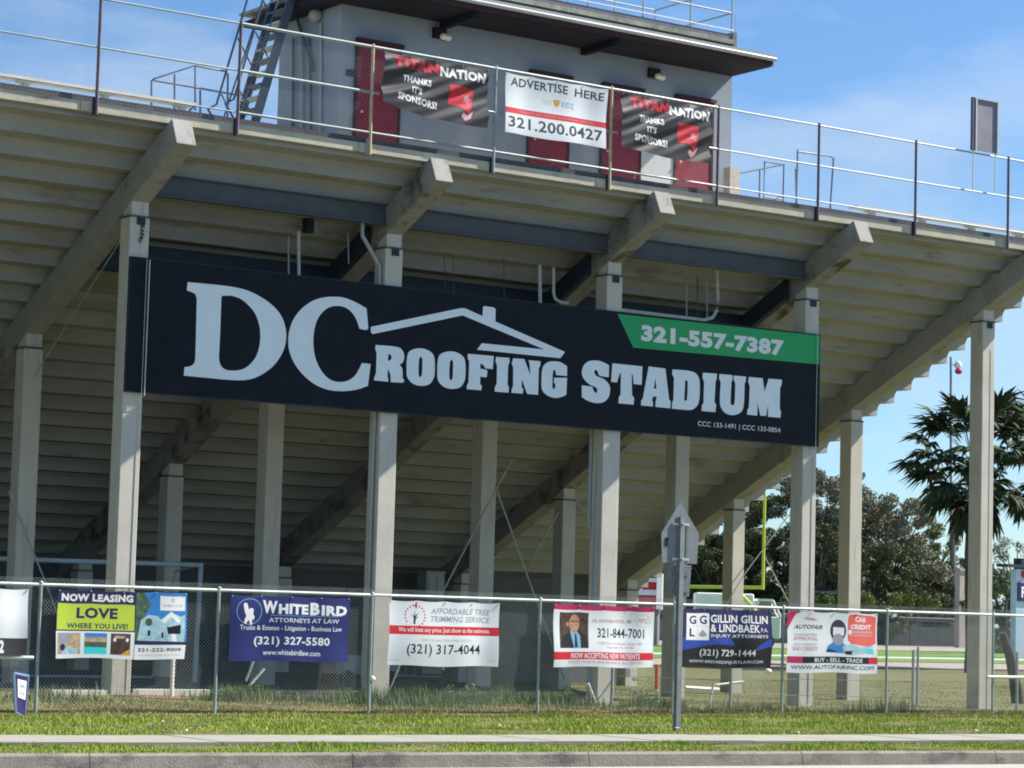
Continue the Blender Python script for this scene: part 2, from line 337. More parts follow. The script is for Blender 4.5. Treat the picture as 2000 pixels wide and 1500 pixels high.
# bracing cables
for pts, r in (([(-0.18, 0.6, 7.55), (-0.18, 5.4, 4.45)], .011), ([(-0.60, 3.85, 3.35), (0.22, 3.85, 1.68), (0.75, 3.85, 0.5)], .016),
               ([(8.28, 3.6, 1.76), (9.54, 3.6, 3.95), (9.87, 3.6, 4.47)], .017), ([(9.50, 3.62, 3.95), (10.52, 3.62, 1.82)], .017), ([(8.28, 3.6, 1.76), (7.5, 3.6, 0.45)], .017), ([(10.52, 3.62, 1.82), (11.3, 3.62, 0.2)], .017),
               ([(13.3, 7.8, 2.5), (14.07, 7.8, 3.72)], .02), ([(14.55, 7.8, 3.97), (15.4, 7.8, 3.2)], .02),
               ([(19.45, 7.8, 2.54), (20.75, 7.8, 3.95)], .013), ([(20.06, 7.8, 2.92), (20.95, 7.8, 1.7)], .013), ([(19.45, 7.8, 2.54), (18.6, 7.8, 1.4)], .012)):
    MB().tube([Vector(p) for p in pts], r, 6).build('bracing_rod', cable, gs, True)
# chain hook on the first column
b = MB()
for k, (dx, dz) in enumerate(((0.0, 0), (0.01, -0.07), (0.0, -0.14), (0.01, -0.2), (-0.02, -0.27))):
    pts = [(-0.16+dx+0.025*math.cos(a), -0.02, 7.67+dz+0.035*math.sin(a)) for a in np.linspace(0, 5.2, 9)]; b.tube(pts, 0.010, 5)
b.build('chain', black, gs)
# bench along the top row
for (xa, xb) in ((-14.0, 0.9), (15.9, X1-0.1)):
    t = thing('bench', ((xa+xb)/2, 0.4, 9.3), 'long pale metal bench on the top row %s of the press box' % ('left' if xa < 0 else 'right'), 'bench', 'benches on the top row of the grandstand')
    b = MB(); b.box(xa, xb, 0.30, 0.58, 9.83, 9.875); b.build('seat', alu, t)
    x = xa+0.5
    while x < xb:
        b = MB(); b.box(x-0.04, x+0.04, 0.36, 0.52, 9.3, 9.80); b.box(x-0.12, x+0.12, 0.33, 0.55, 9.80, 9.828); b.build('leg', pipe_grey, t); x += 1.42
# ------------------------------------------------------------------ railing fence along the top edge
rf = thing('walkway_fence', (8, -1.25, 9.12), 'tall chain link guard fence with rusty posts along the top edge of the stand', 'fence')
PX = [-11.8, -9.27, -6.74, -4.2, -1.651, 0.861, 3.396, 5.92, 8.458, 10.958, 13.449, 15.999, 18.574, 20.85]
for i, x in enumerate(PX):
    m_ = post_tan if i in (6, 8) else (rail_grey if i == 7 else rust)
    b = MB(); b.tube([(x, -1.25, 9.10), (x, -1.25, 10.97)], 0.027, 10); b.sphere((x, -1.25, 10.975), 0.032, 8); p = b.build('post', m_, rf, True)
    b = MB(); b.box(x-0.05, x+0.03, -1.235, -1.203, 9.10, 9.38); b.build('bracket', steel_dark if i % 3 else pipe_grey, p)
for z, thick in ((10.95, .028), (10.17, .026), (9.48, .022)):
    for a, c in zip(PX, PX[1:]):
        fat = 0.5 < a < 10.5
        bn = z == 10.17 and 3 < a < 10
        segs = [(a, c)] if not bn else [(a, a+0.16), (c-0.22, c)]
        for s0, s1 in segs: MB().tube([(s0+0.0, -1.25, z), (s1-0.0, -1.25, z)], thick*(1 if fat else 0.62), 8).build('rail', rail_grey, rf, True)
def chain(name, x0, x1, y, z0, z1, pitch, r, material, parent, fy=None, n=3):
    """chain link fabric: two families of slanted wires, real geometry"""
    Vs, Fs = [], []; H = z1-z0
    for fam in (1, -1):
        s = x0-H if fam == 1 else x0
        e = x1 if fam == 1 else x1+H
        k = int((e-s)/pitch)+1
        for i in range(k):
            a = s+i*pitch; p0 = [a, z0]; p1 = [a+fam*H, z1]
            for lim in (x0, x1):
                pass
            def clip(p, q):
                if p[0] < x0 and q[0] > p[0]: t = (x0-p[0])/(q[0]-p[0]); p = [x0, p[1]+t*(q[1]-p[1])]
                if p[0] > x1 and q[0] < p[0]: t = (p[0]-x1)/(p[0]-q[0]); p = [x1, p[1]+t*(q[1]-p[1])]
                return p
            q0, q1 = clip(p0, p1), clip(p1, p0)
            if not (x0-1e-6 <= q0[0] <= x1+1e-6 and x0-1e-6 <= q1[0] <= x1+1e-6) or q1[1]-q0[1] < 0.01: continue
            d = Vector((q1[0]-q0[0], 0, q1[1]-q0[1])).normalized(); up = Vector((-d.z, 0, d.x)); yy = y+fam*r*0.8
            o = len(Vs)
            for (qx, qz) in (q0, q1):
                for j in range(n):
                    an = 2*math.pi*j/n; c_ = Vector((qx, yy, qz))+up*(r*math.cos(an))+Vector((0, r*math.sin(an), 0)); Vs.append(tuple(c_))
            for j in range(n): Fs.append((o+j, o+(j+1) % n, o+n+(j+1) % n, o+n+j))
    V_ = np.array(Vs)-np.array(parent.location)
    return np_mesh(name, V_, np.array(Fs), material, parent, 'stuff')
wire_faint = mat('thin_chain_link_wire', (0.45, 0.50, 0.52), 0.45, 0.1, 9, metal=0.3)
chain('chain_link_fabric', -11.8, 20.85, -1.225, 9.32, 10.94, 0.072, 0.0011, wire_faint, rf)
# ------------------------------------------------------------------ press box
pb = thing('press_box', (8.5, 2.0, 9.4), 'grey blue press box with dark red doors and overhanging roof on top of the stand', 'building')
XL, XR, YF, YB, ZF, ZT = 4.03, 13.05, 0.90, 3.10, 9.30, 12.19
b = MB(); b.box(XL, XR, YF, YB, ZF, ZT); b.build('wall', wall_paint, pb)
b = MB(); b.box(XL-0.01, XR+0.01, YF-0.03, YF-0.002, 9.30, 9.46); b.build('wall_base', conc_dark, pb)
def door(x0, x1, zt, m_=door_red):
    b = MB(); b.box(x0, x1, YF-0.03, YF-0.004, 9.47, zt); d = b.build('door', m_, pb)
    b = MB(); w = 0.05
    b.box(x0-w, x1+w, YF-0.12, YF-0.004, zt+0.003, zt+0.07); b.build('drip_cap', dark_trim, d)
    b = MB(); b.box(x0-w, x0-0.003, YF-0.045, YF-0.004, 9.47, zt); b.box(x1+0.003, x1+w, YF-0.045, YF-0.004, 9.47, zt); b.build('frame', dark_trim, d)
    b = MB(); b.sphere((x0+0.09, YF-0.07, 10.3), 0.03, 8); b.build('handle', galv, d)
door(4.38, 5.25, 11.55); door(8.16, 9.03, 11.53); door(9.86, 10.74, 11.53); door(11.64, 12.52, 11.56)
for x in (10.77,):
    b = MB(); b.box(x+.02, x+0.83, YF-0.028, YF-0.004, 9.47, 10.75); b.build('panel', wall_light, pb)
# roof: soffit, white front edge, grey metal top
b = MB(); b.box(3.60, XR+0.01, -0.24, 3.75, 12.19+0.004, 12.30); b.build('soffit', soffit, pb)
b = MB(); b.box(3.59, XR+0.03, -0.30, -0.243, 12.205, 12.315); b.build('fascia', dark_trim, pb)
b = MB(); b.tube([(3.55, -0.335, 12.335), (XR+0.06, -0.335, 12.335)], 0.042, 10); b.box(3.55, XR+0.06, -0.36, -0.30, 12.33, 12.385); b.build('gutter', fascia_white, pb, True)
b = MB(); b.prism([(-0.33, 12.33), (3.85, 12.42), (3.85, 12.47), (-0.33, 12.43)], 3.56, XR+0.05, 'x'); b.build('roof', roof_grey, pb)
for x in (9.3, 6.1):
    b = MB(); b.box(x, x+0.12, -0.2, 0.89, 12.06, 12.19); b.build('bracket', soffit, pb)
for (x, z) in ((5.95, 12.04), (10.92, 12.03)):
    b = MB(); b.box(x, x+0.26, YF-0.09, YF-0.005, z-0.17, z+0.02); lt = b.build('wall_light', black, pb)
    b = MB(); b.sphere((x+0.17, YF-0.13, z-0.14), 0.075, 12, 0.85); b.sphere((x+0.27, YF-0.12, z-0.145), 0.075, 12, 0.85); b.build('lens', lens_w, lt, True)
b = MB(); p = at(622, 31, X=3.99); b.sphere((3.93, p.y, p.z), 0.13, 14); lt = b.build('round_light', mat('grey_globe', (0.33, 0.34, 0.32), .5), pb, True)
for px0, px1, y0, y1, r in ((573, 573, 75, 262, .022), (589, 592, 70, 262, .03), (604, 610, 70, 262, .022), (627, 627, 45, 262, .028)):
    p, q_ = at(px0, y0, X=3.99), at(px1, y1, X=3.99); MB().tube([(3.985, p.y, p.z), (3.985, p.y*.5+q_.y*.5, p.z*.5+q_.z*.5), (3.985, q_.y, 9.3)], r, 8).build('conduit', pipe_grey if r > .025 else pipe_dark, pb, True)
pts = [at(*t, X=3.97) for t in ((578, 25), (590, 62), (600, 95), (610, 120), (613, 140))]
MB().tube([(3.95, p.y, p.z) for p in pts], 0.03, 8).build('conduit', pipe_dark, pb, True)
b = MB(); p = at(676, 135, Y=YF); b.box(p.x, p.x+0.16, YF-0.03, YF-0.003, p.z-0.12, p.z); b.build('vent', black, pb)
p = at(1478, 95, Y=0.5); MB().tube([(12.85, 0.6, 12.44), (12.86, 0.6, 13.35)], 0.007, 6).build('antenna', pipe_grey, pb)
# camera platform on the roof
pf = thing('camera_platform', (9, 0.5, 12.5), 'railed camera platform standing on the press box roof', 'platform')
zP = 12.60; PX0, PX1, PY0, PY1 = 4.9, 12.40, 0.12, 2.6
b = MB(); b.box(PX0, PX1, PY0, PY0+0.08, zP-0.10, zP+0.0); b.box(PX0, PX1, PY1-0.08, PY1, zP-0.1, zP); b.box(PX1-0.08, PX1, PY0+.09, PY1-.09, zP-0.1, zP); b.build('joist', timber_dark, pf)
b = MB(); b.box(PX0-0.02, PX1+0.03, PY0-0.03, PY1+0.02, zP+0.003, zP+0.09); b.build('deck', timber_mossy, pf)
b = MB(); b.box(PX0, PX1, PY0, PY0+0.05, zP+0.093, zP+0.19); b.box(PX1-0.02, PX1+0.08, PY0-0.02, PY0+0.25, zP-0.14, zP+0.24); b.build('toe_board', mat('purple_grey_board', (0.17, 0.16, 0.19), .9, .15, 5), pf)
for x in (5.2, 6.3, 7.6, 8.9, 10.2, 11.35, 12.38):
    for y in (PY0+0.02, PY1-0.03):
        MB().tube([(x, y, zP+0.02), (x, y, zP+1.15)], 0.018, 8).build('post', pipe_grey, pf, True)
for z in (zP+0.62, zP+1.12):
    for y in (PY0+0.02, PY1-0.03): MB().tube([(PX0, y, z), (PX1, y, z)], 0.018, 8).build('rail', pipe_grey, pf, True)
    MB().tube([(PX1-0.02, PY0, z), (PX1-0.02, PY1, z)], 0.018, 8).build('rail', pipe_grey, pf, True)
MB().tube([(PX0, PY0-0.02, zP+0.27), (PX1, PY0-0.02, zP+0.27)], 0.010, 6).build('rail', galv_white, pf, True)
for x in (5.6, 8.2, 11.2):
    for y in (0.4, 2.2):
        b = MB(); b.box(x, x+0.07, y, y+0.07, 12.44, zP-0.10); b.build('foot', timber_dark, pf)
# ship's ladder at the left end of the press box
sb = thing('roof_stair', (3.0, 2.2, 9.3), 'steep dark metal stair leaning up to the press box roof', 'stair')
steel_st = mat('stair_steel', (0.10, 0.13, 0.17), .5, .2, 6, metal=.3)
p0, p1 = Vector((2.72, 0, 9.35)), Vector((3.70, 0, 12.9))
for y in (1.9, 2.55):
    MB().bar((p0.x, y, p0.z), (p1.x, y, p1.z), 0.05, 0.16).build('stringer', steel_st, sb)
    MB().tube([(p0.x-0.42, y, p0.z+0.95), (p0.x-0.25, y, p0.z+1.05), (p1.x-0.40, y, p1.z+0.55), (p1.x-0.1, y, p1.z+.9)], 0.02, 8).build('handrail', steel_st, sb, True)
    MB().tube([(p0.x-0.42, y, p0.z+0.95), (p0.x-0.12, y, p0.z+0.55)], 0.02, 8).build('handrail', steel_st, sb, True)
    MB().tube([(p0.x-0.18, y, p0.z+0.55), (p1.x-0.2, y, p1.z+0.1)], 0.015, 8).build('handrail', steel_st, sb, True)
    for t in (.2, .5, .8):
        a = p0.lerp(p1, t); MB().tube([(a.x, y, a.z), (a.x-0.36, y, a.z+0.55)], 0.014, 6).build('baluster', steel_st, sb, True)
for k in range(1, 15):
    a = p0.lerp(p1, k/15); b = MB(); b.box(a.x-0.10, a.x+0.11, 1.93, 2.52, a.z-0.015, a.z+0.015); b.build('tread', galv if k % 2 else steel_st, sb)
# ------------------------------------------------------------------ tube frames standing on the top rows
def frame(lab, paths, Y, r=0.022, m_=None):
    p = at(*paths[0][0], Y=Y); t = thing('aisle_railing', (p.x, Y, 9.3), lab, 'railing', 'aisle railings on the top rows')
    for pa in paths:
        pts = [at(q[0], q[1], Y=Y+(q[2] if len(q) > 2 else 0)) for q in pa]
        MB().tube(pts, r, 8).build('rail', m_ or pipe_dark, t, True)
pd = mat('dark_blue_tube', (0.12, 0.13, 0.20), .5, .15, 6)
frame('dark tube railing with sloping top left of the press box', [[(296, 205), (296, 158), (300, 154), (381, 128), (381, 215)], [(381, 128), (440, 139), (445, 145), (444, 240)], [(300, 157), (382, 171), (470, 187)], [(341, 145), (341, 215)], [(391, 176), (391, 222)], [(381, 205), (368, 218)]], 1.0, .018, pd)
frame('low dark tube railing with slanting handrail just right of the press box', [[(1492, 390), (1493, 316), (1531, 322), (1529, 398)], [(1420, 343), (1531, 321)], [(1483, 388), (1484, 330)], [(1492, 385), (1530, 390)], [(1512, 390), (1530, 380)]], 1.0, .017, pd)
frame('taller narrow tube railing behind the fence post right of the press box', [[(1555, 400), (1558, 292)], [(1558, 296), (1622, 305), (1628, 310), (1621, 412)], [(1554, 330), (1556, 400)]], 1.0, .019, pd)
t = thing('framed_board', at(1925, 300, Y=-1.3), 'small upright grey board on two pale legs at the right of the guard fence', 'board')
P0, P1 = at(1899, 192, Y=-1.32), at(1946, 300, Y=-1.32)
b = MB(); b.box(P0.x+.04, P1.x-.02, -1.33, -1.30, P1.z, P0.z); b.build('panel', mat('grey_purple_panel', (0.24, 0.24, 0.29), .6, .12, 5), t)
b = MB(); b.box(P0.x-.02, P0.x+.035, -1.36, -1.30, P1.z-.02, P0.z+.02); b.build('frame', mat('dark_purple_frame', (0.10, 0.09, 0.15), .6), t)
b = MB(); b.box(P0.x+.06, P0.x+.10, -1.37, -1.335, P1.z-.02, P0.z+.02); b.box(P1.x-.015, P1.x+.03, -1.36, -1.30, P1.z-.02, P0.z+.02); b.box(P0.x, P1.x, -1.36, -1.334, P0.z, P0.z+.03); b.build('frame', galv, t)
for px in (1901, 1944):
    q_ = at(px, 300, Y=-1.32); MB().tube([(q_.x, -1.32, P1.z), (q_.x, -1.32, 10.17)], 0.014, 8).build('leg', galv_white, t, True)
b = MB(); p = at(1430, 362, Y=.6); b.box(p.x-.1, p.x+.15, .55, .75, 9.4, p.z+.35); tag(b.build('cabinet', mat('beige_cabinet', (.50, .45, .40), .7, .2, 9)), 'small beige weathered box beside the right end of the press box', 'box')
# ------------------------------------------------------------------ lettering tools
def smooth_poly(pts, sub=5):
    n = len(pts); out = []
    for i in range(n):
        p1, p2 = pts[i], pts[(i+1) % n]; c1, c2 = len(p1) > 2, len(p2) > 2
        a = np.array(p1[:2], float); b_ = np.array(p2[:2], float)
        if c1 and c2: out.append(tuple(a)); continue
        p0 = np.array(pts[i-1][:2], float) if not c1 else a-(b_-a)*0.5
        p3 = np.array(pts[(i+2) % n][:2], float) if not c2 else b_+(b_-a)*0.5
        for k in range(sub):
            t = k/sub; out.append(tuple(0.5*((2*a)+(-p0+b_)*t+(2*p0-5*a+4*b_-p3)*t*t+(-p0+3*a-3*b_+p3)*t**3)))
    return out
def fill(contours):
    """2D fill with holes -> verts, tris"""
    cu = bpy.data.curves.new('tmp', 'CURVE'); cu.dimensions = '2D'; cu.fill_mode = 'BOTH'
    for c in contours:
        s = cu.splines.new('POLY'); s.points.add(len(c)-1); s.use_cyclic_u = True
        for i, p in enumerate(c): s.points[i].co = (p[0], p[1], 0, 1)
    return _mesh(cu)
def _mesh(cu):
    o = bpy.data.objects.new('tmp', cu); me = o.to_mesh(); v = [tuple(q.co[:2]) for q in me.vertices]; f = [tuple(p.vertices) for p in me.polygons]
    o.to_mesh_clear(); bpy.data.objects.remove(o); bpy.data.curves.remove(cu); return v, f
def text2d(s, bold=0.0, shear=0.0, res=3):
    cu = bpy.data.curves.new('tmp', 'FONT'); cu.body = s; cu.size = 1; cu.offset = bold; cu.shear = shear; cu.resolution_u = res; cu.fill_mode = 'BOTH'
    if bold: cu.space_character = 1+bold*1.6
    return _mesh(cu)
def fit(v, x0, y0, x1, y1):
    xs_ = [p[0] for p in v]; ys_ = [p[1] for p in v]; a, b_, c, d = min(xs_), max(xs_), min(ys_), max(ys_)
    return [(x0+(p[0]-a)/(b_-a)*(x1-x0), y0+(p[1]-c)/(d-c)*(y1-y0)) for p in v]
ink = {}
def paint(name, col, rough=0.45, var=0.03): return mat(name, col, rough, var, 2.5, spec=0.35)
def photo(name, a, b_, sc=16): return mat(name, a, 0.45, 0, sc, col2=b_, spec=0.35, detail=8)
P_white = paint('white_print', (0.80, 0.81, 0.82)); P_navy = mat('navy_sheet', (0.006, 0.009, 0.016), .6, .3, 2.5, spec=0.2); P_green = paint('green_print', (0.012, 0.36, 0.11))
P_royal = paint('royal_blue_sheet', (0.020, 0.028, 0.15)); P_red = paint('red_print', (0.60, 0.02, 0.035)); P_black = paint('black_print', (0.014, 0.014, 0.018))
P_dnavy = paint('dark_navy_print', (0.022, 0.018, 0.09)); P_lime = paint('lime_print', (0.46, 0.60, 0.05)); P_pink = paint('pink_print', (0.62, 0.30, 0.33)); P_sheet = paint('white_sheet', (0.72, 0.76, 0.79)); P_ltblue = paint('light_blue_print', (0.20, 0.42, 0.60)); P_sky = paint('photo_blue', (0.03, 0.22, 0.58)); P_crim = paint('crimson_print', (0.50, 0.02, 0.10)); P_coral = paint('coral_print', (0.75, 0.13, 0.10)); P_aqua = paint('aqua_print', (0.04, 0.62, 0.68)); P_tan = photo('tan_print', (0.30, 0.20, 0.14), (0.62, 0.46, 0.30)); P_brown = photo('brown_print', (0.02, 0.012, 0.012), (0.13, 0.065, 0.045)); P_dgreen = photo('dark_green_print', (0.015, 0.05, 0.04), (0.12, 0.19, 0.10)); P_skin = photo('skin_print', (0.32, 0.16, 0.09), (0.58, 0.34, 0.21), 22); P_grey = paint('grey_print', (0.30, 0.32, 0.36)); P_dgrey = paint('dark_grey_sheet', (0.045, 0.045, 0.052)); P_vred = paint('bright_red_print', (0.62, 0.03, 0.045)); P_ice = photo('ice_blue_print', (0.22, 0.42, 0.52), (0.50, 0.68, 0.74), 14); P_orange = paint('orange_print', (0.70, 0.32, 0.04)); P_midblue = paint('mid_blue_print', (0.03, 0.07, 0.40)); P_violet = paint('violet_black_print', (0.05, 0.03, 0.08)); P_olive = paint('pale_olive_print', (0.55, 0.62, 0.35))
# ------------------------------------------------------------------ the stadium name sign
YS = -0.058
sg = thing('stadium_sign', (7.1, YS, 4.9), 'huge dark navy sign board with white lettering and a green corner across the tall pillars', 'sign')
sxl, sxr, szb, szt = -0.365, 14.62, 4.90, 7.097
b = MB(); NP = 6
for i in range(NP):
    a, c = sxl+(sxr-sxl)*i/NP, sxl+(sxr-sxl)*(i+1)/NP
    b = MB(); b.box(a+0.0015, c-0.0015, YS, -0.012, szb, szt); b.build('panel', P_navy, sg)
b = MB(); b.box(sxl-.012, sxl-.001, YS-.006, -0.012, szb-.01, szt+.01); b.box(sxr+.001, sxr+.012, YS-.006, -.012, szb-.01, szt+.01); b.box(sxl, sxr, YS-.004, -.012, szb-.012, szb-.001); b.box(sxl, sxr, YS-.004, -.012, szt+.001, szt+.012); b.build('frame', steel_dark, sg)
def on_sign(contours_px, name, m_, dy=0.002, lab=None):
    cs = [[(lambda q: (q.x, q.z))(at(p[0], p[1], Y=YS-dy)) for p in c] for c in contours_px]
    v, f = fill(cs); b = MB(); b.v = [(x, YS-dy, z) for x, z in v]; b.f = f
    o = b.build(name, m_, sg)
    if lab: o['label'] = lab
    return o
z1 = lambda c: [(340+p[0]/5, 530+p[1]/5) for p in smooth_poly(c)]
z2 = lambda c: [(720+p[0]/5, 590+p[1]/5) for p in smooth_poly(c)]
z3 = lambda c: [(1120+p[0]/4.762, 690+p[1]/4.762) for p in smooth_poly(c)]
z4 = lambda c: [(1200+p[0]/4.762, 600+p[1]/4.762) for p in c]
P_sign = paint('pale_sign_letter', (0.84, 0.92, 0.97))
def letter(cs, fn): on_sign([fn(c) for c in cs], 'letter', P_sign)
letter([[(133, 105, 1), (400, 130, 1), (560, 150), (720, 188), (870, 265), (980, 350), (1055, 450), (1092, 570), (1092, 680), (1060, 790), (990, 900), (900, 980), (800, 1035), (700, 1060), (600, 1063), (480, 1055, 1), (95, 1018, 1), (102, 935, 1), (150, 928), (190, 905), (207, 860, 1), (212, 700, 1), (222, 270, 1), (205, 222), (165, 200), (124, 185, 1)],
        [(470, 238, 1), (570, 240), (660, 275), (740, 345), (800, 430), (838, 560), (838, 700), (805, 820), (745, 905), (670, 955), (580, 970), (500, 958), (455, 915), (437, 850, 1), (450, 600, 1), (462, 255, 1)]], z1)
letter([[(1560, 248), (1660, 258), (1770, 300), (1880, 362, 1), (1897, 560, 1), (1870, 572), (1810, 560, 1), (1780, 470), (1730, 395), (1660, 348), (1570, 338), (1490, 365), (1420, 435), (1378, 530), (1360, 660), (1368, 790), (1400, 900), (1460, 1000), (1540, 1065), (1640, 1080), (1720, 1055), (1780, 1000), (1835, 895, 1), (1920, 905, 1), (1893, 1118, 1), (1780, 1155), (1640, 1170), (1500, 1155), (1370, 1100), (1250, 1000), (1165, 880), (1120, 750), (1120, 610), (1160, 480), (1240, 370), (1350, 290), (1460, 255)]], z1)
letter([[(68, 418, 1), (230, 430, 1), (305, 448), (340, 492), (347, 545), (332, 590), (300, 614, 1), (325, 640), (332, 690), (332, 742, 1), (347, 765, 1), (338, 788, 1), (216, 782, 1), (210, 700), (188, 655, 1), (184, 720, 1), (194, 778, 1), (52, 765, 1), (56, 735, 1), (72, 690, 1), (78, 500, 1), (64, 450, 1)], [(192, 510, 1), (212, 513), (224, 538), (212, 566), (188, 572, 1)]], z2)
for dx, dy in ((0, 0), (300, 30)):
    letter([[(x+dx, y+dy)+tuple(r) for x, y, *r in [(480, 452), (560, 462), (625, 505), (645, 570), (645, 690), (632, 750), (590, 803), (510, 818), (430, 795), (378, 735), (370, 660), (375, 545), (400, 480)]], [(x+dx, y+dy)+tuple(r) for x, y, *r in [(510, 535), (524, 555), (524, 620), (520, 705), (506, 732), (490, 715), (488, 640), (494, 555)]]], z2)
letter([[(970, 505, 1), (1222, 527, 1), (1212, 655, 1), (1140, 648, 1), (1118, 615), (1092, 600, 1), (1090, 650, 1), (1150, 660, 1), (1160, 675, 1), (1152, 735, 1), (1090, 728, 1), (1088, 800, 1), (1105, 820, 1), (1100, 862, 1), (958, 850, 1), (960, 815, 1), (975, 780, 1), (982, 580, 1), (966, 545, 1)]], z2)
letter([[(1245, 535, 1), (1376, 545, 1), (1375, 590, 1), (1362, 620, 1), (1356, 800, 1), (1370, 835, 1), (1366, 885, 1), (1230, 873, 1), (1234, 828, 1), (1250, 800, 1), (1254, 620, 1), (1238, 580, 1)]], z2)
letter([[(1412, 548, 1), (1520, 557, 1), (1580, 715, 1), (1572, 610, 1), (1562, 567, 1), (1678, 578, 1), (1676, 620, 1), (1662, 650, 1), (1655, 905, 1), (1548, 897, 1), (1495, 750, 1), (1495, 830, 1), (1510, 850, 1), (1505, 895, 1), (1394, 885, 1), (1398, 850, 1), (1410, 820, 1), (1412, 640, 1), (1398, 600, 1)]], z2)
letter([[(1810, 578), (1880, 590), (1938, 628, 1), (1938, 722, 1), (1828, 712, 1), (1826, 680), (1812, 660), (1800, 690), (1796, 760), (1795, 830), (1808, 850), (1822, 830), (1822, 795, 1), (1808, 790, 1), (1812, 738, 1), (1938, 740, 1), (1930, 905, 1), (1880, 928), (1810, 935), (1735, 905), (1692, 850), (1688, 770), (1692, 680), (1710, 620), (1755, 585)]], z2)
on_sign([z2([(22, 242, 1), (905, 58, 1), (945, 62, 1), (1112, 137, 1), (1118, 45, 1), (1135, 40, 1), (1222, 52, 1), (1240, 68, 1), (1237, 190, 1), (1918, 487, 1), (1872, 548, 1), (1058, 465, 1), (1105, 402, 1), (1715, 462, 1), (918, 130, 1), (40, 312, 1), (22, 295, 1)])], 'roof_emblem', P_sign)
letter([[(200, 67), (265, 78), (332, 112, 1), (328, 222, 1), (290, 218), (240, 205), (222, 165), (202, 155), (195, 180), (215, 210), (290, 245), (335, 300), (340, 360), (320, 420), (270, 458), (200, 462), (130, 440), (78, 408, 1), (78, 298, 1), (175, 310, 1), (190, 350), (208, 370), (222, 345), (205, 315), (150, 290), (95, 235), (78, 180), (95, 115), (140, 75)]], z3)
letter([[(362, 93, 1), (642, 122, 1), (635, 294, 1), (560, 286, 1), (552, 200, 1), (542, 192, 1), (545, 390, 1), (565, 415, 1), (560, 478, 1), (418, 465, 1), (422, 408, 1), (438, 385, 1), (442, 180, 1), (430, 190, 1), (405, 272, 1), (350, 265, 1)]], z3)
letter([[(700, 122, 1), (855, 142, 1), (890, 430, 1), (905, 450, 1), (900, 512, 1), (762, 498, 1), (766, 440, 1), (775, 405, 1), (740, 402, 1), (730, 440, 1), (740, 450, 1), (738, 495, 1), (628, 485, 1), (630, 440, 1), (645, 420, 1)], [(762, 230, 1), (772, 330, 1), (748, 328, 1)]], z3)
letter([[(922, 150, 1), (1060, 160, 1), (1125, 178), (1160, 215), (1175, 280), (1172, 410), (1155, 480), (1110, 522), (1060, 528, 1), (915, 515, 1), (918, 460, 1), (930, 430, 1), (935, 230, 1), (918, 195, 1)], [(1040, 250, 1), (1062, 256, 1), (1062, 330, 1), (1058, 410), (1052, 438), (1030, 440, 1)]], z3)
letter([[(1205, 180, 1), (1335, 190, 1), (1332, 240, 1), (1322, 265, 1), (1312, 450, 1), (1328, 480, 1), (1320, 548, 1), (1192, 536, 1), (1195, 485, 1), (1210, 460, 1), (1215, 265, 1), (1200, 225, 1)]], z3)
letter([[(1358, 193, 1), (1478, 203, 1), (1480, 240, 1), (1470, 270, 1), (1462, 450), (1472, 480), (1490, 480), (1500, 440), (1505, 280, 1), (1490, 245, 1), (1490, 207, 1), (1606, 217, 1), (1602, 262, 1), (1592, 285, 1), (1585, 470), (1560, 545), (1490, 575), (1420, 560), (1375, 510), (1362, 440), (1370, 270, 1), (1355, 235, 1)]], z3)
letter([[(1632, 220, 1), (1760, 232, 1), (1778, 355, 1), (1815, 236, 1), (1940, 246, 1), (1935, 295, 1), (1922, 320, 1), (1918, 510, 1), (1930, 545, 1), (1925, 600, 1), (1808, 590, 1), (1812, 480, 1), (1790, 582, 1), (1738, 580, 1), (1712, 460, 1), (1710, 580, 1), (1615, 570, 1), (1618, 525, 1), (1632, 500, 1), (1640, 310, 1), (1625, 265, 1)]], z3)
# green corner, phone number and licence line
on_sign([[(1206, 613), (1603.5, 656), (1602.5, 712), (1237, 679)]], 'green_band', P_green, 0.0015)
def sign_text(s, px, m_, bold, name='lettering', dy=0.003):
    (xa, yt), (xb, yb) = px                      # top-left and bottom-right pixels of the line
    A = at(xa, yt, Y=YS-dy); B = at(xb, yb, Y=YS-dy)
    v, f = text2d(s, bold, res=4); v = fit(v, A.x, B.z, B.x, A.z)
    b = MB(); b.v = [(x, YS-dy, z) for x, z in v]; b.f = f; b.build(name, m_, sg)
sign_text('321-557-7387', ((1253, 634), (1531, 696)), P_white, 0.055)
sign_text('CCC 133-1491 | CCC 133-0854', ((1363, 822), (1524, 848)), P_sheet, 0.012)
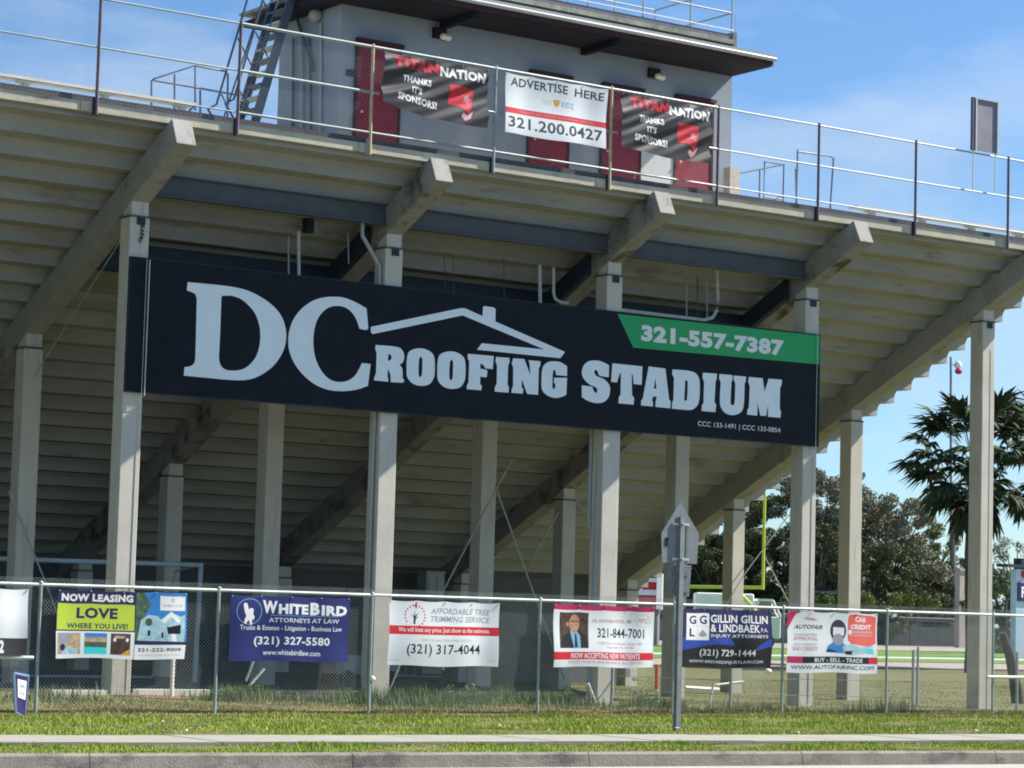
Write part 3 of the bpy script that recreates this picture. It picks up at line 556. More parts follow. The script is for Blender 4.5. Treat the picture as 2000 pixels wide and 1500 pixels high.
# ------------------------------------------------------------------ banners
def banner(name, lab, c, Y, w, items, base=P_sheet, cat='banner', group=None, folds=0.02, seed=0, sag=0.0, thick=0.004, N=(84, 38), fold_dir=0.0, corners=None):
    """c = x0, x1, ztop, zbot ; items in (u, v) from the top-left corner"""
    x0, x1, zt, zbm = c; r = random.Random(seed); ph = [r.uniform(0, 6.28) for _ in range(6)]; fr = [r.uniform(2, 4), r.uniform(5, 8), r.uniform(9, 14)]
    t = thing(name, ((x0+x1)/2, Y, zbm), lab, cat, group)
    def P(u, v, d=0):
        x = x0+u*(x1-x0); z = zt-v*(zt-zbm)
        if sag: z -= sag*math.sin(math.pi*u)*(1-v)*0.5; z += corners(u, v) if corners else 0
        elif corners: z += corners(u, v)
        z -= 0.016*abs(math.sin(math.pi*u*4))*(1-v)**4-0.010*math.sin(u*9+ph[4])*v**3
        x += 0.008*math.sin(v*6+ph[5])*(2*u-1)
        s = u+fold_dir*v
        e = 0.35+0.65*abs(math.sin(math.pi*min(1, max(0, v))*0.9+0.3))
        if not fold_dir: y = Y-d-0.012+folds*(0.45*math.sin(fr[0]*u*2.0+ph[0])+0.30*math.sin(fr[1]*u*2.2+ph[1])+0.12*math.sin(fr[2]*u*1.6+ph[2])+0.35*math.sin(v*6+ph[3])+0.5*math.sin(u*3+ph[4])*math.sin(v*3+ph[5]))-folds; return (x, y, z)
        y = Y-d-0.012+folds*e*(0.5*math.sin(fr[0]*s*3.1+ph[0]+2*v)+0.3*math.sin(fr[1]*s*3.1+ph[1]-3*v)+0.2*math.sin(fr[2]*s*2.2+ph[2]+v*5)+0.3*math.sin(v*7+ph[3]+u*2))-folds
        return (x, y, z)
    gu = np.linspace(0, 1, N[0]+1); gv = np.linspace(0, 1, N[1]+1); G = [[P(u, v) for u in gu] for v in gv]
    def Q(u, v, d=0):
        """point on the faceted sheet, d in front of it"""
        fu, fv = u*N[0], v*N[1]; i = min(N[0]-1, max(0, int(fu))); j = min(N[1]-1, max(0, int(fv))); fu -= i; fv -= j
        A, B_, C_, D_ = G[j][i], G[j][i+1], G[j+1][i], G[j+1][i+1]
        p = [A[k]*(1-fu)*(1-fv)+B_[k]*fu*(1-fv)+C_[k]*(1-fu)*fv+D_[k]*fu*fv for k in range(3)]; return (p[0], p[1]-d, p[2])
    def laid(v, f, d, nm, m_):
        """cut a flat print along the sheet's facets and lay it on them"""
        bm = bmesh.new(); vs = [bm.verts.new((a, q, 0)) for a, q in v]
        for fc in f:
            try: bm.faces.new([vs[k] for k in fc])
            except ValueError: pass
        us = [a for a, q in v]; qs = [-q for a, q in v]
        for arr, lo, hi, co_, no in ((gu, min(us), max(us), lambda t: (t, 0, 0), (1, 0, 0)), (gv, min(qs), max(qs), lambda t: (0, -t, 0), (0, 1, 0))):
            for t_ in arr:
                if lo < t_ < hi: bmesh.ops.bisect_plane(bm, geom=bm.verts[:]+bm.edges[:]+bm.faces[:], plane_co=co_(t_), plane_no=no, dist=1e-6)
        bm.verts.index_update(); b = MB(); b.v = [Q(w.co.x, -w.co.y, d) for w in bm.verts]; b.f = [tuple(w.index for w in fc.verts) for fc in bm.faces]; bm.free()
        return b.build(nm, m_, t)
    def grid(u0, v0, u1, v1, m_, d, nm, th=0):
        if d == 0:
            b = MB(); b.v = [p for row in G for p in row]; n_ = N[0]+1; b.f = [(j*n_+i, j*n_+i+1, (j+1)*n_+i+1, (j+1)*n_+i) for j in range(N[1]) for i in range(N[0])]
            return b.build(nm, m_, t, True)
        return laid([(u0, -v0), (u1, -v0), (u1, -v1), (u0, -v1)], [(0, 1, 2, 3)], d, nm, m_)
    grid(0, 0, 1, 1, base, 0, 'sheet', 0)
    lay = 0
    for it in items:
        k = it[0]; lay += (1 if k in ('rect', 'poly') else 0); st = 0.0008 if fold_dir else 0.00012; d = st*(1.5+lay)+(0.5*st if k == 'ell' else (2*st if k == 'text' else 0))
        if k == 'rect': grid(it[1], it[2], it[3], it[4], it[5], d, it[6] if len(it) > 6 else 'printed_block')
        elif k == 'text':
            s, u0, v0, u1, v1, m_ = it[1:7]; bold = it[7] if len(it) > 7 else 0.0; sh = it[8] if len(it) > 8 else 0.0
            v, f = text2d(s, bold, sh, 2); v = fit(v, u0, -v1, u1, -v0)
            laid(v, f, d, 'lettering', m_)
        elif k in ('poly', 'ell'):
            if k == 'ell': uc, vc, ru, rv, m_ = it[1:6]; pts = [(uc+ru*math.cos(a), vc+rv*math.sin(a)) for a in np.linspace(0, 2*math.pi, 25)[:-1]]; cs = [pts]
            else: cs = [it[1]] if not isinstance(it[1][0][0], (tuple, list)) else it[1]; m_ = it[2]
            if k == 'ell' and len(it) > 6: h = it[6]; cs.append([(uc+ru*h*math.cos(a), vc+rv*h*math.sin(a)) for a in np.linspace(0, 2*math.pi, 25)[:-1]])
            v, f = fill([[(a, -q) for a, q in c_] for c_ in cs]); laid(v, f, d, 'printed_shape', m_)
    b = MB()
    for u in (0.012, 0.25, 0.5, 0.75, 0.988):
        p = P(u, 0.02, 0.008); b.sphere((p[0], p[1], p[2]), 0.012, 6)
    b.build('eyelet', galv, t)
    b = MB()
    for u in (0.012, 0.5, 0.988):
        p = P(u, 0.02, 0.008); b.tube([(p[0], p[1], p[2]), (p[0], Y+0.02, zt+0.05)], 0.004, 4)
    b.build('cable_tie', black, t)
    return t
YB_ = -4.05
G1 = 'advertising banners along the street fence'
banner('banner', 'white banner over a dark grey strip, cut off at the left edge of the picture', (-5.75, -3.69, 1.63, 0.70), YB_, 0, [
    ('rect', 0, 0.74, 1, 1.0, P_dgrey), ('text', '2', .79, .77, .83, .96, P_white, .05)], P_sheet, group=G1, folds=.04, seed=1)
bld = [(.615, .74), (.64, .42), (.70, .34), (.77, .36), (.80, .42), (.87, .29), (.95, .36), (.985, .33), (.985, .76), (.62, .74)]
banner('banner', 'now leasing banner with a lime green block and a picture of a pale blue house', (-3.25, -1.19, 1.645, 0.672), YB_, 0, [
    ('rect', .60, .0, 1, .76, P_sky), ('poly', [(.60, .0), (.66, 0), (.68, .08), (.72, .18), (.69, .27), (.67, .34), (.65, .75), (.60, .75)], P_dgreen), ('poly', bld, P_ice),
    ('poly', [(.79, .42), (.875, .28), (.95, .42), (.93, .46), (.875, .36), (.82, .46)], P_white), ('poly', [(.86, .5), (.89, .5), (.93, .76), (.89, .76)], P_white), ('poly', [(.84, .52), (.95, .48), (.95, .62), (.85, .62)], P_navy), ('ell', .70, .45, .028, .06, P_dgreen), ('rect', .695, .57, .715, .65, P_navy), ('rect', .80, .60, .815, .68, P_navy),
    ('poly', [(.60, .72), (1, .74), (1, .79), (.60, .79)], P_dnavy), ('rect', .785, .05, .985, .27, P_white), ('text', 'TIMBER COVE', .80, .175, .965, .215, P_grey), ('ell', .885, .11, .012, .03, P_grey, .5),
    ('rect', .60, .785, 1, 1.0, P_white), ('text', '321-222-9009', .625, .83, .965, .885, P_dnavy, .03), ('text', 'APARTMENT HOMES NOW LEASING', .63, .925, .96, .95, P_pink),
    ('text', 'NOW LEASING', .03, .05, .575, .165, P_white, .05), ('rect', .005, .20, .59, .585, P_lime), ('text', 'LOVE', .15, .255, .46, .42, P_dnavy, .045), ('text', 'WHERE YOU LIVE!', .08, .485, .54, .565, P_dnavy, .03),
    ('rect', .0, .605, .595, 1.0, P_sheet), ('rect', .012, .63, .185, .94, P_tan), ('poly', [(.02, .65), (.10, .63), (.12, .72), (.07, .80), (.02, .78)], P_grey), ('poly', [(.05, .86), (.10, .82), (.17, .88), (.16, .94), (.04, .94)], P_ice), ('ell', .05, .84, .02, .05, P_dnavy),
    ('rect', .215, .63, .385, .94, P_sky), ('rect', .215, .69, .385, .78, P_tan), ('rect', .215, .76, .385, .84, P_dgreen), ('rect', .215, .84, .385, .94, P_aqua),
    ('rect', .415, .63, .565, .94, P_brown), ('poly', [(.44, .66), (.53, .66), (.51, .70), (.45, .70)], P_tan), ('ell', .445, .72, .012, .03, P_sheet), ('ell', .54, .72, .012, .03, P_sheet), ('poly', [(.49, .94), (.56, .85), (.56, .94)], P_orange)],
    P_dnavy, group=G1, folds=.016, seed=2)
bird = [(.115, .11), (.135, .12), (.15, .22), (.165, .19), (.19, .21), (.187, .29), (.20, .33), (.19, .38), (.175, .37), (.182, .44), (.165, .46), (.155, .38), (.14, .40), (.13, .44), (.112, .43), (.118, .36), (.13, .32), (.115, .24), (.105, .14)]
banner('banner', 'royal blue attorney banner with a white bird in a ring', (-0.47, 1.58, 1.645, 0.668), YB_, 0, [
    ('ell', .155, .245, .105, .205, P_ltblue, .95), ('poly', bird, P_white),
    ('text', 'W', .265, .07, .385, .27, P_white, .05), ('text', 'HITE', .395, .115, .645, .275, P_white, .055), ('text', 'B', .66, .085, .74, .285, P_white, .055), ('text', 'IRD', .755, .125, .975, .285, P_white, .055), ('rect', .33, .296, .90, .303, P_ltblue),
    ('text', 'ATTORNEYS AT LAW', .32, .335, .91, .405, P_sheet, .01), ('text', 'Trusts & Estates - Litigation - Business Law', .08, .455, .94, .55, P_sheet, .012),
    ('text', '(321) 327-5580', .20, .625, .84, .785, P_sheet, .025), ('text', 'www.whitebirdlaw.com', .28, .83, .76, .91, P_sheet, .01)], P_royal, group=G1, folds=.02, seed=3)
leaf = []
for k in range(17):
    a = math.radians(200-k*13.5*1.35+10); u, v = .225+.088*math.cos(a), .235-.165*math.sin(a)
    leaf.append(('ell', u, v, .007, .016, P_vred))
banner('banner', 'white tree trimming banner with a red stripe and a small red leafed tree', (2.31, 4.36, 1.635, 0.628), YB_, 0, leaf+[
    ('poly', [(.234, .02), (.245, .07), (.24, .12), (.228, .12), (.225, .07)], P_vred), ('poly', [(.208, .36), (.212, .26), (.19, .20), (.215, .235), (.222, .14), (.226, .23), (.26, .18), (.228, .26), (.255, .245), (.228, .29), (.225, .36)], P_dnavy),
    ('text', 'AFFORDABLE TREE', .365, .10, .92, .195, P_grey, .02, .25), ('text', 'TRIMMING SERVICE', .365, .225, .92, .32, P_grey, .02, .25),
    ('rect', 0, .385, 1, .52, P_red), ('text', 'We will beat any price. Just show us the estimate.', .08, .41, .92, .50, P_sheet, .01),
    ('text', 'TEXT OR CALL FOR A FREE QUOTE', .28, .585, .74, .625, P_pink), ('text', '(321) 317-4044', .16, .665, .83, .86, P_black, .012), ('text', 'licensed', .02, .905, .10, .925, P_pink), ('text', 'insured', .90, .905, .97, .925, P_pink)], P_sheet, group=G1, folds=.022, seed=4)
banner('banner', 'white doctor banner with a portrait in a dark suit and red bands', (5.41, 7.49, 1.655, 0.645), YB_, 0, [
    ('rect', 0, 0, 1, .085, P_crim), ('rect', .06, .125, .34, .70, P_brown), ('poly', [(.07, .70), (.09, .52), (.155, .44), (.25, .43), (.32, .50), (.335, .70)], P_black), ('poly', [(.165, .43), (.185, .41), (.235, .44), (.26, .50), (.265, .70), (.20, .70)], P_ltblue), ('poly', [(.21, .47), (.225, .47), (.235, .69), (.205, .69)], P_dnavy),
    ('ell', .205, .305, .050, .145, P_skin), ('ell', .14, .32, .013, .035, P_skin), ('poly', [(.165, .26), (.25, .27), (.25, .285), (.165, .275)], P_brown), ('poly', [(.20, .34), (.245, .345), (.24, .375), (.205, .375)], P_tan),
    ('text', 'DR. SAURABH PATEL, MD', .38, .225, .78, .29, P_pink, .012), ('ell', .885, .235, .075, .11, P_pink, .95), ('text', 'MPG', .83, .19, .94, .28, P_pink, .0, .3), ('text', '321-844-7001', .43, .37, .90, .525, P_black, .012), ('text', '1350 Port Avenue Suite 100', .44, .59, .88, .635, P_pink), ('text', 'Titusville FL, 32780', .52, .66, .80, .70, P_pink),
    ('rect', 0, .76, 1, .88, P_red), ('text', 'NOW ACCEPTING NEW PATIENTS', .17, .775, .86, .865, P_sheet, .02), ('text', 'MOST MAJOR INSURANCE ACCEPTED', .15, .90, .90, .955, P_pink)], P_sheet, group=G1, folds=.03, seed=5)
banner('banner', 'dark blue injury attorney banner with a white four square logo', (8.04, 10.04, 1.655, 0.662), YB_, 0, [
    ('rect', 0, .50, 1, 1, P_black), ('poly', [(0, .50), (.55, .50), (.60, .62), (.40, .60), (.0, .72)], P_midblue), ('poly', [(.85, .62), (1, .48), (1, .62), (.80, .72)], P_midblue),
    ('rect', .055, .08, .305, .54, P_white), ('text', 'G', .085, .12, .165, .27, P_dnavy, .03), ('text', 'G', .20, .12, .28, .27, P_dnavy, .03), ('text', 'L', .09, .34, .15, .48, P_dnavy, .03), ('rect', .178, .09, .181, .53, P_grey), ('rect', .06, .305, .30, .309, P_grey), ('poly', [(.19, .45), (.235, .36), (.285, .45), (.27, .47), (.235, .49), (.20, .47)], P_grey),
    ('text', 'GILLIN GILLIN', .32, .095, .955, .235, P_white, .02), ('text', '& LINDBAEK', .32, .26, .86, .395, P_white, .02), ('text', 'P.A.', .875, .31, .955, .38, P_sheet), ('text', 'INJURY ATTORNEYS', .325, .43, .955, .50, P_sheet, .01),
    ('text', '(321) 729-1444', .215, .69, .82, .835, P_sheet, .015), ('text', 'WWW.BREVARDINJURYLAW.COM', .10, .875, .91, .94, P_sheet, .0)], P_dnavy, group=G1, folds=.028, seed=6)
banner('banner', 'white car dealer banner with a coral red corner and a black strip', (10.41, 12.50, 1.655, 0.60), YB_, 0, [
    ('poly', [(.0, .30), (.09, .04), (.14, .0), (.0, .0)], P_crim), ('poly', [(.66, .06), (.68, .02), (.93, .03), (.985, .08), (.985, .50), (.92, .56), (.70, .52), (.66, .45)], P_coral), ('text', 'CAR', .74, .06, .87, .15, P_sheet, .04), ('text', 'CREDIT', .69, .19, .93, .27, P_sheet, .05), ('rect', .70, .295, .95, .34, P_pink), ('rect', .68, .36, .95, .385, P_pink), ('ell', .685, .32, .022, .04, P_sheet),
    ('poly', [(.16, .10), (.28, .10), (.33, .14), (.24, .145)], P_pink), ('text', 'AUTOFAIR', .07, .215, .38, .285, P_black, .02, .4), ('text', 'GUARANTEED', .07, .36, .32, .40, P_grey), ('text', 'APPROVAL', .06, .41, .33, .475, P_pink, .03), ('text', 'NO CREDIT', .07, .52, .32, .56, P_grey), ('text', 'BAD CREDIT', .06, .575, .33, .64, P_pink, .03),
    ('poly', [(.42, .66), (.44, .56), (.52, .47), (.60, .49), (.66, .58), (.68, .68)], P_sky), ('poly', [(.42, .66), (.45, .60), (.56, .66)], P_dnavy), ('ell', .555, .30, .088, .185, P_violet), ('rect', .50, .245, .62, .38, P_sheet), ('ell', .555, .45, .06, .10, P_grey), ('poly', [(.60, .56), (.68, .52), (.80, .56), (.95, .55), (.96, .68), (.84, .67), (.72, .70), (.62, .68)], P_ice), ('poly', [(.62, .64), (.72, .63), (.70, .70), (.64, .69)], P_black), ('poly', [(.86, .60), (.94, .585), (.955, .64), (.87, .655)], P_aqua),
    ('rect', 0, .735, 1, .84, P_black), ('rect', 0, .735, .17, .84, P_crim), ('rect', .90, .74, 1, .84, P_vred), ('text', 'BUY - SELL - TRADE', .30, .755, .83, .825, P_sheet, .02), ('text', 'WWW.AUTOFAIRINC.COM', .05, .875, .96, .94, P_dnavy, .0)], P_sheet, group=G1, folds=.025, seed=7)
G2 = 'banners tied to the guard fence on the stand'
star = [(.80+.045*(1 if k % 2 == 0 else .45)*math.cos(k*math.pi/5-1.2), .56+.10*(1 if k % 2 == 0 else .45)*math.sin(k*math.pi/5-1.2)) for k in range(10)]
def nation(lab, c, seed, hang):
    return banner('banner', lab, c, -1.29, 0, [
        ('text', 'TITAN', .09, .05, .52, .23, P_vred, .07), ('text', 'NATION', .53, .08, .965, .25, P_white, .055), ('text', 'THANKS', .19, .35, .45, .47, P_white, .04), ('text', "IT'S", .27, .53, .37, .64, P_white, .04), ('text', 'SPONSORS!', .14, .70, .51, .83, P_white, .04),
        ('poly', [(.62, .36), (.86, .38), (.86, .50), (.82, .80), (.72, .70), (.62, .70)], P_vred), ('poly', star, P_pink), ('poly', [(.76, .80), (.80, .84), (.86, .74), (.83, .88), (.78, .94), (.74, .86)], P_pink)], P_dgrey, group=G2, folds=.055, seed=seed, fold_dir=0.9, corners=hang)
nation('black and red team banner with one corner sagging in front of the left red door', (3.55, 5.70, 10.90, 9.87), 11, lambda u, v: -0.02+(0.17*v*max(0, 1-u*2.2)))
nation('black and red team banner tied at the right end of the press box', (8.62, 10.70, 10.90, 9.84), 15, lambda u, v: 0.06*v*max(0, 1-u*2))
banner('banner', 'white banner on the guard fence offering advertising space with a red stripe', (6.09, 8.29, 10.90, 9.83), -1.285, 0, [
    ('text', 'ADVERTISE', .05, .05, .60, .20, P_dgrey, .02), ('text', 'HERE', .67, .07, .965, .21, P_dgrey, .02), ('text', 'YOUR', .36, .335, .45, .43, P_olive, .02), ('poly', [(.465, .32), (.53, .32), (.525, .40), (.495, .45), (.47, .40)], P_orange), ('text', 'KIDZ', .545, .335, .67, .43, P_ltblue, .02), ('rect', .05, .48, .92, .486, P_sheet),
    ('rect', 0, .565, 1, .66, P_vred), ('text', 'Support our schools and student athletes', .14, .585, .88, .64, P_pink), ('text', '321.200.0427', .03, .71, .965, .90, P_dgrey, .02)], P_sheet, group=G2, folds=.03, seed=13)
# ------------------------------------------------------------------ street fence
fence = thing('chain_link_fence', (6, -4.0, -0.1), 'long galvanised chain link fence along the street carrying the advertising banners', 'fence')
FX = [-9.2, -6.35, -3.479, -0.631, 2.031, 5.21, 7.968, 10.373, 12.814, 15.467, 18.1, 20.6, 23.2]
for x in FX:
    b = MB(); b.tube([(x, -4.0, -0.35), (x, -4.0, 1.72)], 0.024, 10); b.sphere((x, -4.0, 1.73), 0.034, 8, .7); b.build('post', post_green, fence, True)
for a, c in zip(FX, FX[1:]):
    b = MB(); b.tube([(a, -4.0, 1.70), (c, -4.0, 1.70)], 0.023, 10, False); b.build('top_rail', galv_white, fence, True)
    for k in range(1, 6):
        x = a+(c-a)*k/6; 
        if k % 2: MB().tube([(x, -4.026, 1.66), (x, -4.028, 1.71), (x, -3.99, 1.728)], 0.003, 4).build('tie_wire', galv, fence)
MB().tube([(-9.2, -4.03, 0.668), (-3.56, -4.03, 0.668)], 0.028, 10).build('lower_rail', galv_white, fence, True)
MB().tube([(15.30, -4.03, 0.56), (23.2, -4.03, 0.56)], 0.030, 10).build('lower_rail', galv_white, fence, True)
chain('chain_link_fabric', -9.2, 23.2, -3.965, -0.05, 1.80, 0.056, 0.0024, wire, fence)
b2 = thing('back_fence', (14, 0.8, -0.2), 'second low wire fence with grey posts behind the street fence on the right', 'fence')
for p in ((8.15, -2.1), (10.4, -2.6), (12.6, -1.9), (19.64, 2.27), (17.8, -2.37), (15.2, -2.2)):
    MB().tube([(p[0], p[1], gz(*p)-0.1), (p[0], p[1], 1.0)], 0.03, 8).build('post', pipe_grey, b2, True)
MB().tube([(8.15, -2.1, .2), (10.4, -2.6, .16), (12.6, -1.9, .12), (15.2, -2.2, .1)], 0.006, 5).build('wire', pipe_dark, b2)
MB().tube([(8.15, -2.1, .45), (10.4, -2.6, .4), (12.6, -1.9, .42), (15.2, -2.2, .4)], 0.005, 5).build('wire', pipe_dark, b2)
# ------------------------------------------------------------------ things near the fence
t = thing('road_sign', (4.17, -8.88, -0.1), 'back of a grey pentagon road sign on a steel post in the grass', 'road sign')
ysg = -8.88; alum = mat('sign_back_aluminium', (0.21, 0.235, 0.245), 0.5, 0.1, 5, metal=0.25); alum_d = mat('plate_back_aluminium', (0.15, 0.18, 0.18), 0.55, 0.25, 7, metal=0.2)
b = MB(); b.box(4.135, 4.215, ysg-0.03, ysg-0.022, -0.4, 2.93); b.box(4.135, 4.142, ysg-0.022, ysg+0.015, -0.4, 2.93); b.box(4.208, 4.215, ysg-0.022, ysg+0.015, -0.4, 2.93); b.box(4.108, 4.134, ysg+0.008, ysg+0.015, -0.4, 2.93); b.box(4.216, 4.242, ysg+0.008, ysg+0.015, -0.4, 2.93); b.build('post', mat('sign_post_steel', (0.26, 0.28, 0.28), .5, .15, 7, metal=.4), t)
def plate(pts, y, m_, nm, par):
    b = MB(); b.prism([(x, z) for x, z in pts], y, y+0.004, 'y'); o = b.build(nm, m_, par); mo = o.modifiers.new('b', 'BEVEL'); mo.width = .002; return o
s1 = plate([(4.16, 3.14), (3.835, 2.70), (3.825, 2.66), (3.85, 2.26), (4.49, 2.26), (4.515, 2.66), (4.50, 2.72)], ysg+0.02, alum, 'pentagon_panel', t)
s2 = plate([(3.96, 2.235), (4.39, 2.235), (4.36, 1.79), (3.99, 1.79)], ysg+0.02, alum_d, 'plate', t)
for z in (2.82, 2.32):
    b = MB(); b.box(4.02, 4.33, ysg+0.004, ysg+0.018, z-0.018, z+0.018); b.sphere((4.17, ysg-0.04, z), 0.02, 8); b.build('bracket', galv, s1)
b = MB(); b.box(4.27, 4.31, ysg+0.008, ysg+0.018, 2.34, 2.80); b.build('stiffener', alum_d, s1)
b = MB(); b.box(3.90, 3.95, ysg+0.012, ysg+0.019, 2.50, 2.62); b.build('sticker', black, s1)
for z in (2.10, 1.86): b = MB(); b.box(4.05, 4.33, ysg+0.006, ysg+0.018, z-0.015, z+0.015); b.build('bracket', alum_d, s2)
# yard sign
t = thing('yard_sign', (-4.16, -5.0, -0.1), 'small dark blue yard sign with a white paper in a bent metal frame', 'sign')
A, B, Cc, D_ = at(27, 1314, Y=-5), at(55, 1320, Y=-4.85), at(48, 1400, Y=-4.85), at(31, 1390, Y=-5)
fb = mat('blue_frame_tube', (0.22, 0.33, 0.48), .45, .1, 8, metal=.3)
b = MB(); b.bar(A, B, 0.03, 0.03); b.bar(B, Cc, 0.03, 0.03, (0, 1, 0)); b.bar(Cc, D_, 0.02, 0.02); b.bar(D_, A, 0.03, 0.03, (0, 1, 0)); b.build('frame', fb, t)
def quad(f0, f1, v0, v1, m_, nm, d):
    P = lambda u, v: (A.lerp(B, u)).lerp(D_.lerp(Cc, u), v)+Vector((0, -d, 0)); b = MB(); b.face([P(f0, v0), P(f1, v0), P(f1, v1), P(f0, v1)]); b.build(nm, m_, t); return P
quad(0.03, .97, .02, .98, P_dnavy, 'panel', 0.016); P = quad(.22, .88, .14, .60, P_sheet, 'paper', .02)
for s, v0, v1 in (('OPEN', .24, .33), ('HOUSE', .42, .51)):
    v, f = text2d(s, .03); v = fit(v, .32, -v1, .78, -v0); b = MB(); b.v = [P(a, -q)+Vector((0, -.006, 0)) for a, q in v]; b.f = f; b.build('lettering', P_grey, t)
for u in (.3, .85): p = P(u, 1); MB().tube([p, (p.x, p.y, -0.3)], 0.008, 5).build('stake', galv, t)
b = MB(); p = P(.3, .75); 
# marker post
t = thing('marker_post', (10.33, -0.6, -0.1), 'thin marker post with orange top and white foot standing behind the fence', 'marker post')
MB().tube([(10.31, -.6, .17), (10.30, -.6, .62)], .034, 8).build('orange_sleeve', mat('orange_plastic', (.62, .10, .02), .6, .15, 8), t, True)
MB().tube([(10.345, -.6, -.2), (10.335, -.6, .165)], .024, 8).build('post', white, t, True)
# loose white pipes lying and leaning by the fence
def pipeline(nm, lab, pts, r, m_, cat='pipe', group=None): return tag(MB().tube(pts, r, 8).build(nm, m_, None, True), lab, cat, group)
pipeline('plastic_pipe', 'white plastic pipe lying level above the grass right of the road sign', [at(1338, 1343, Y=-1.5), at(1403, 1347, Y=-1.5)], .035, white, 'pipe')
pipeline('plastic_pipe', 'thin white pipe propped at a slant behind the dark blue banner', [at(1380, 1398, Y=-1.6), at(1394, 1334, Y=-1.6)], .025, galv_white, 'pipe')
pipeline('plastic_pipe', 'thin pale pipe rising to the right of the propped pipe', [at(1398, 1338, Y=-1.4), at(1452, 1331, Y=-1.4)], .022, galv_white, 'pipe')
pipeline('plastic_pipe', 'white upright pipe below the royal blue banner', [(.26, -.9, -.1), (.26, -.9, 0.72)], .032, white, 'pipe')
pipeline('plastic_pipe', 'grey pipe leaning left below the royal blue banner', [at(480, 1330, Y=-.8), at(497, 1285, Y=-.8)], .022, galv, 'pipe')
pipeline('plastic_pipe', 'pale pipe slanting against the white upright pipe', [at(488, 1338, Y=-1.0), at(516, 1306, Y=-1.0)], .024, galv_white, 'pipe')
pipeline('plastic_pipe', 'white pipe leaning left at the foot of the third pillar', [at(1148, 1335, Y=-1.1), at(1162, 1372, Y=-1.1)], .03, galv_white, 'pipe')
pipeline('plastic_pipe', 'grey pipe leaning right at the foot of the third pillar', [at(1195, 1330, Y=-1.0), at(1165, 1372, Y=-1.0)], .022, pipe_grey, 'pipe')
pipeline('plastic_pipe', 'thin pale pipe leaning right beside the second pillar', [at(762, 1345, Y=-.7), at(782, 1295, Y=-.7)], .016, pipe_grey, 'pipe')
for lab, x0, x1, y in (('short white concrete curb left of the first pillar', 1.05, 0, 0), ):
    pass
tag(MB().box(-1.55, -0.60, -0.35, -0.18, -0.05, 0.075).build('concrete_curb', mat('white_curb', (.66, .65, .58), .9, .1, 6)), 'short broken white curb on the ground left of the first pillar', 'curb')
tag(MB().box(0.08, 1.40, -0.10, 0.10, -0.05, 0.085).build('concrete_curb', MATS['white_curb']), 'long white curb on the ground right of the first pillar', 'curb')
MB().sphere((2.06, -4.04, .42), .045, 10).build('plastic_cap', white, fence, True)
tag(MB().sphere(at(866, 1306, Y=-3.9), .025, 8).build('white_tag', white, None, True), 'tiny white tag hanging under the tree trimming banner', 'tag')
p = at(1500, 1311, Y=8); tag(MB().sphere((p.x, p.y, p.z), .09, 12, .7).build('white_bucket', white, None, True), 'white round bucket on the grass below the dark blue banner', 'bucket')
b = MB(); p = at(1226, 1314, Y=1.0); b.sphere((p.x, p.y, p.z), .06, 8, 1.5); b.sphere((p.x+.16, p.y, p.z-.12), .05, 8, .8); tag(b.build('white_bag', white, None, True), 'white crumpled bag beside the third pillar', 'bag')
# soccer goal under the stand
t = thing('soccer_goal', (1.5, 5, 0), 'pale blue soccer goal frame standing in the shade under the grandstand', 'goal')
gb = mat('pale_goal_paint', (0.42, 0.54, 0.62), .45, .08, 6)
MB().tube([(-3.4, 5, 2.17), (3.82, 5, 2.21)], .045, 10).build('crossbar', gb, t, True)
for x in (-3.4, 3.82):
    MB().tube([(x, 5, 2.25), (x-.04, 5, .03)], .045, 10).build('upright', gb, t, True); MB().tube([(x, 5, 2.2), (x, 6.0, 2.1), (x, 6.8, 0.05)], .025, 8).build('back_stay', gb, t, True)
MB().tube([(-3.4, 6.8, .06), (3.8, 6.8, .06)], .025, 8).build('ground_bar', gb, t, True)
# equipment boxes under the stand (dim shapes)
for lab, x, y, w, d, h, m_ in (('dim grey storage cabinet against the rear wall under the stand', 3.9, 12.4, 1.6, .7, 1.2, rear), ('pale grey electric cabinet beside the slanting cable under the stand', 13.4, 12.0, .5, .4, 2.35, pipe_grey), ('low grey bench frame on the shaded floor', 1.0, 9.0, 1.5, .4, .45, rear)):
    b = MB(); b.box(x, x+w, y, y+d, .03, h); b.box(x-.02, x+w+.02, y-.02, y+d+.02, h+.003, h+.04)
    for k in range(2): b.box(x+.05+k*w/2, x+w/2-.05+k*w/2, y-.02, y-.003, .1, h-.08)
    tag(b.build('cabinet', m_), lab, 'cabinet')
t = thing('line_marking_cart', (6.0, 3.0, 0), 'low grey wheeled cart standing in the shade behind the tree trimming banner', 'cart')
b = MB(); b.box(5.5, 6.9, 2.8, 3.4, .28, .62); b.build('body', mat('cart_grey', (.22, .25, .28), .6, .15, 5), t); MB().tube([(6.9, 2.85, .6), (7.3, 2.85, 1.0), (7.3, 3.35, 1.0), (6.9, 3.35, .6)], .02, 6).build('handle', pipe_grey, t, True)
for x in (5.75, 6.65):
    for y in (2.74, 3.41):
        b = MB(); b.prism([(x+.16*math.cos(a), .19+.16*math.sin(a)) for a in np.linspace(0, 2*math.pi, 15)[:-1]], y, y+.05, 'y'); b.build('wheel', black, t)
for i, (x, y, h, lab) in enumerate(((-1.9, 8.6, .95, 'dim round bin standing behind the now leasing banner'), (2.6, 10.5, .8, 'dim round bin standing behind the royal blue banner'))):
    t = thing('waste_bin', (x, y, 0), lab, 'bin'); MB().tube([(x, y, .04), (x, y, h)], .27, 14, r2=.31).build('barrel', mat('bin_grey', (.10, .12, .13), .7), t, True); MB().tube([(x, y, h+.003), (x, y, h+.05)], .33, 14).build('rim', black, t, True)
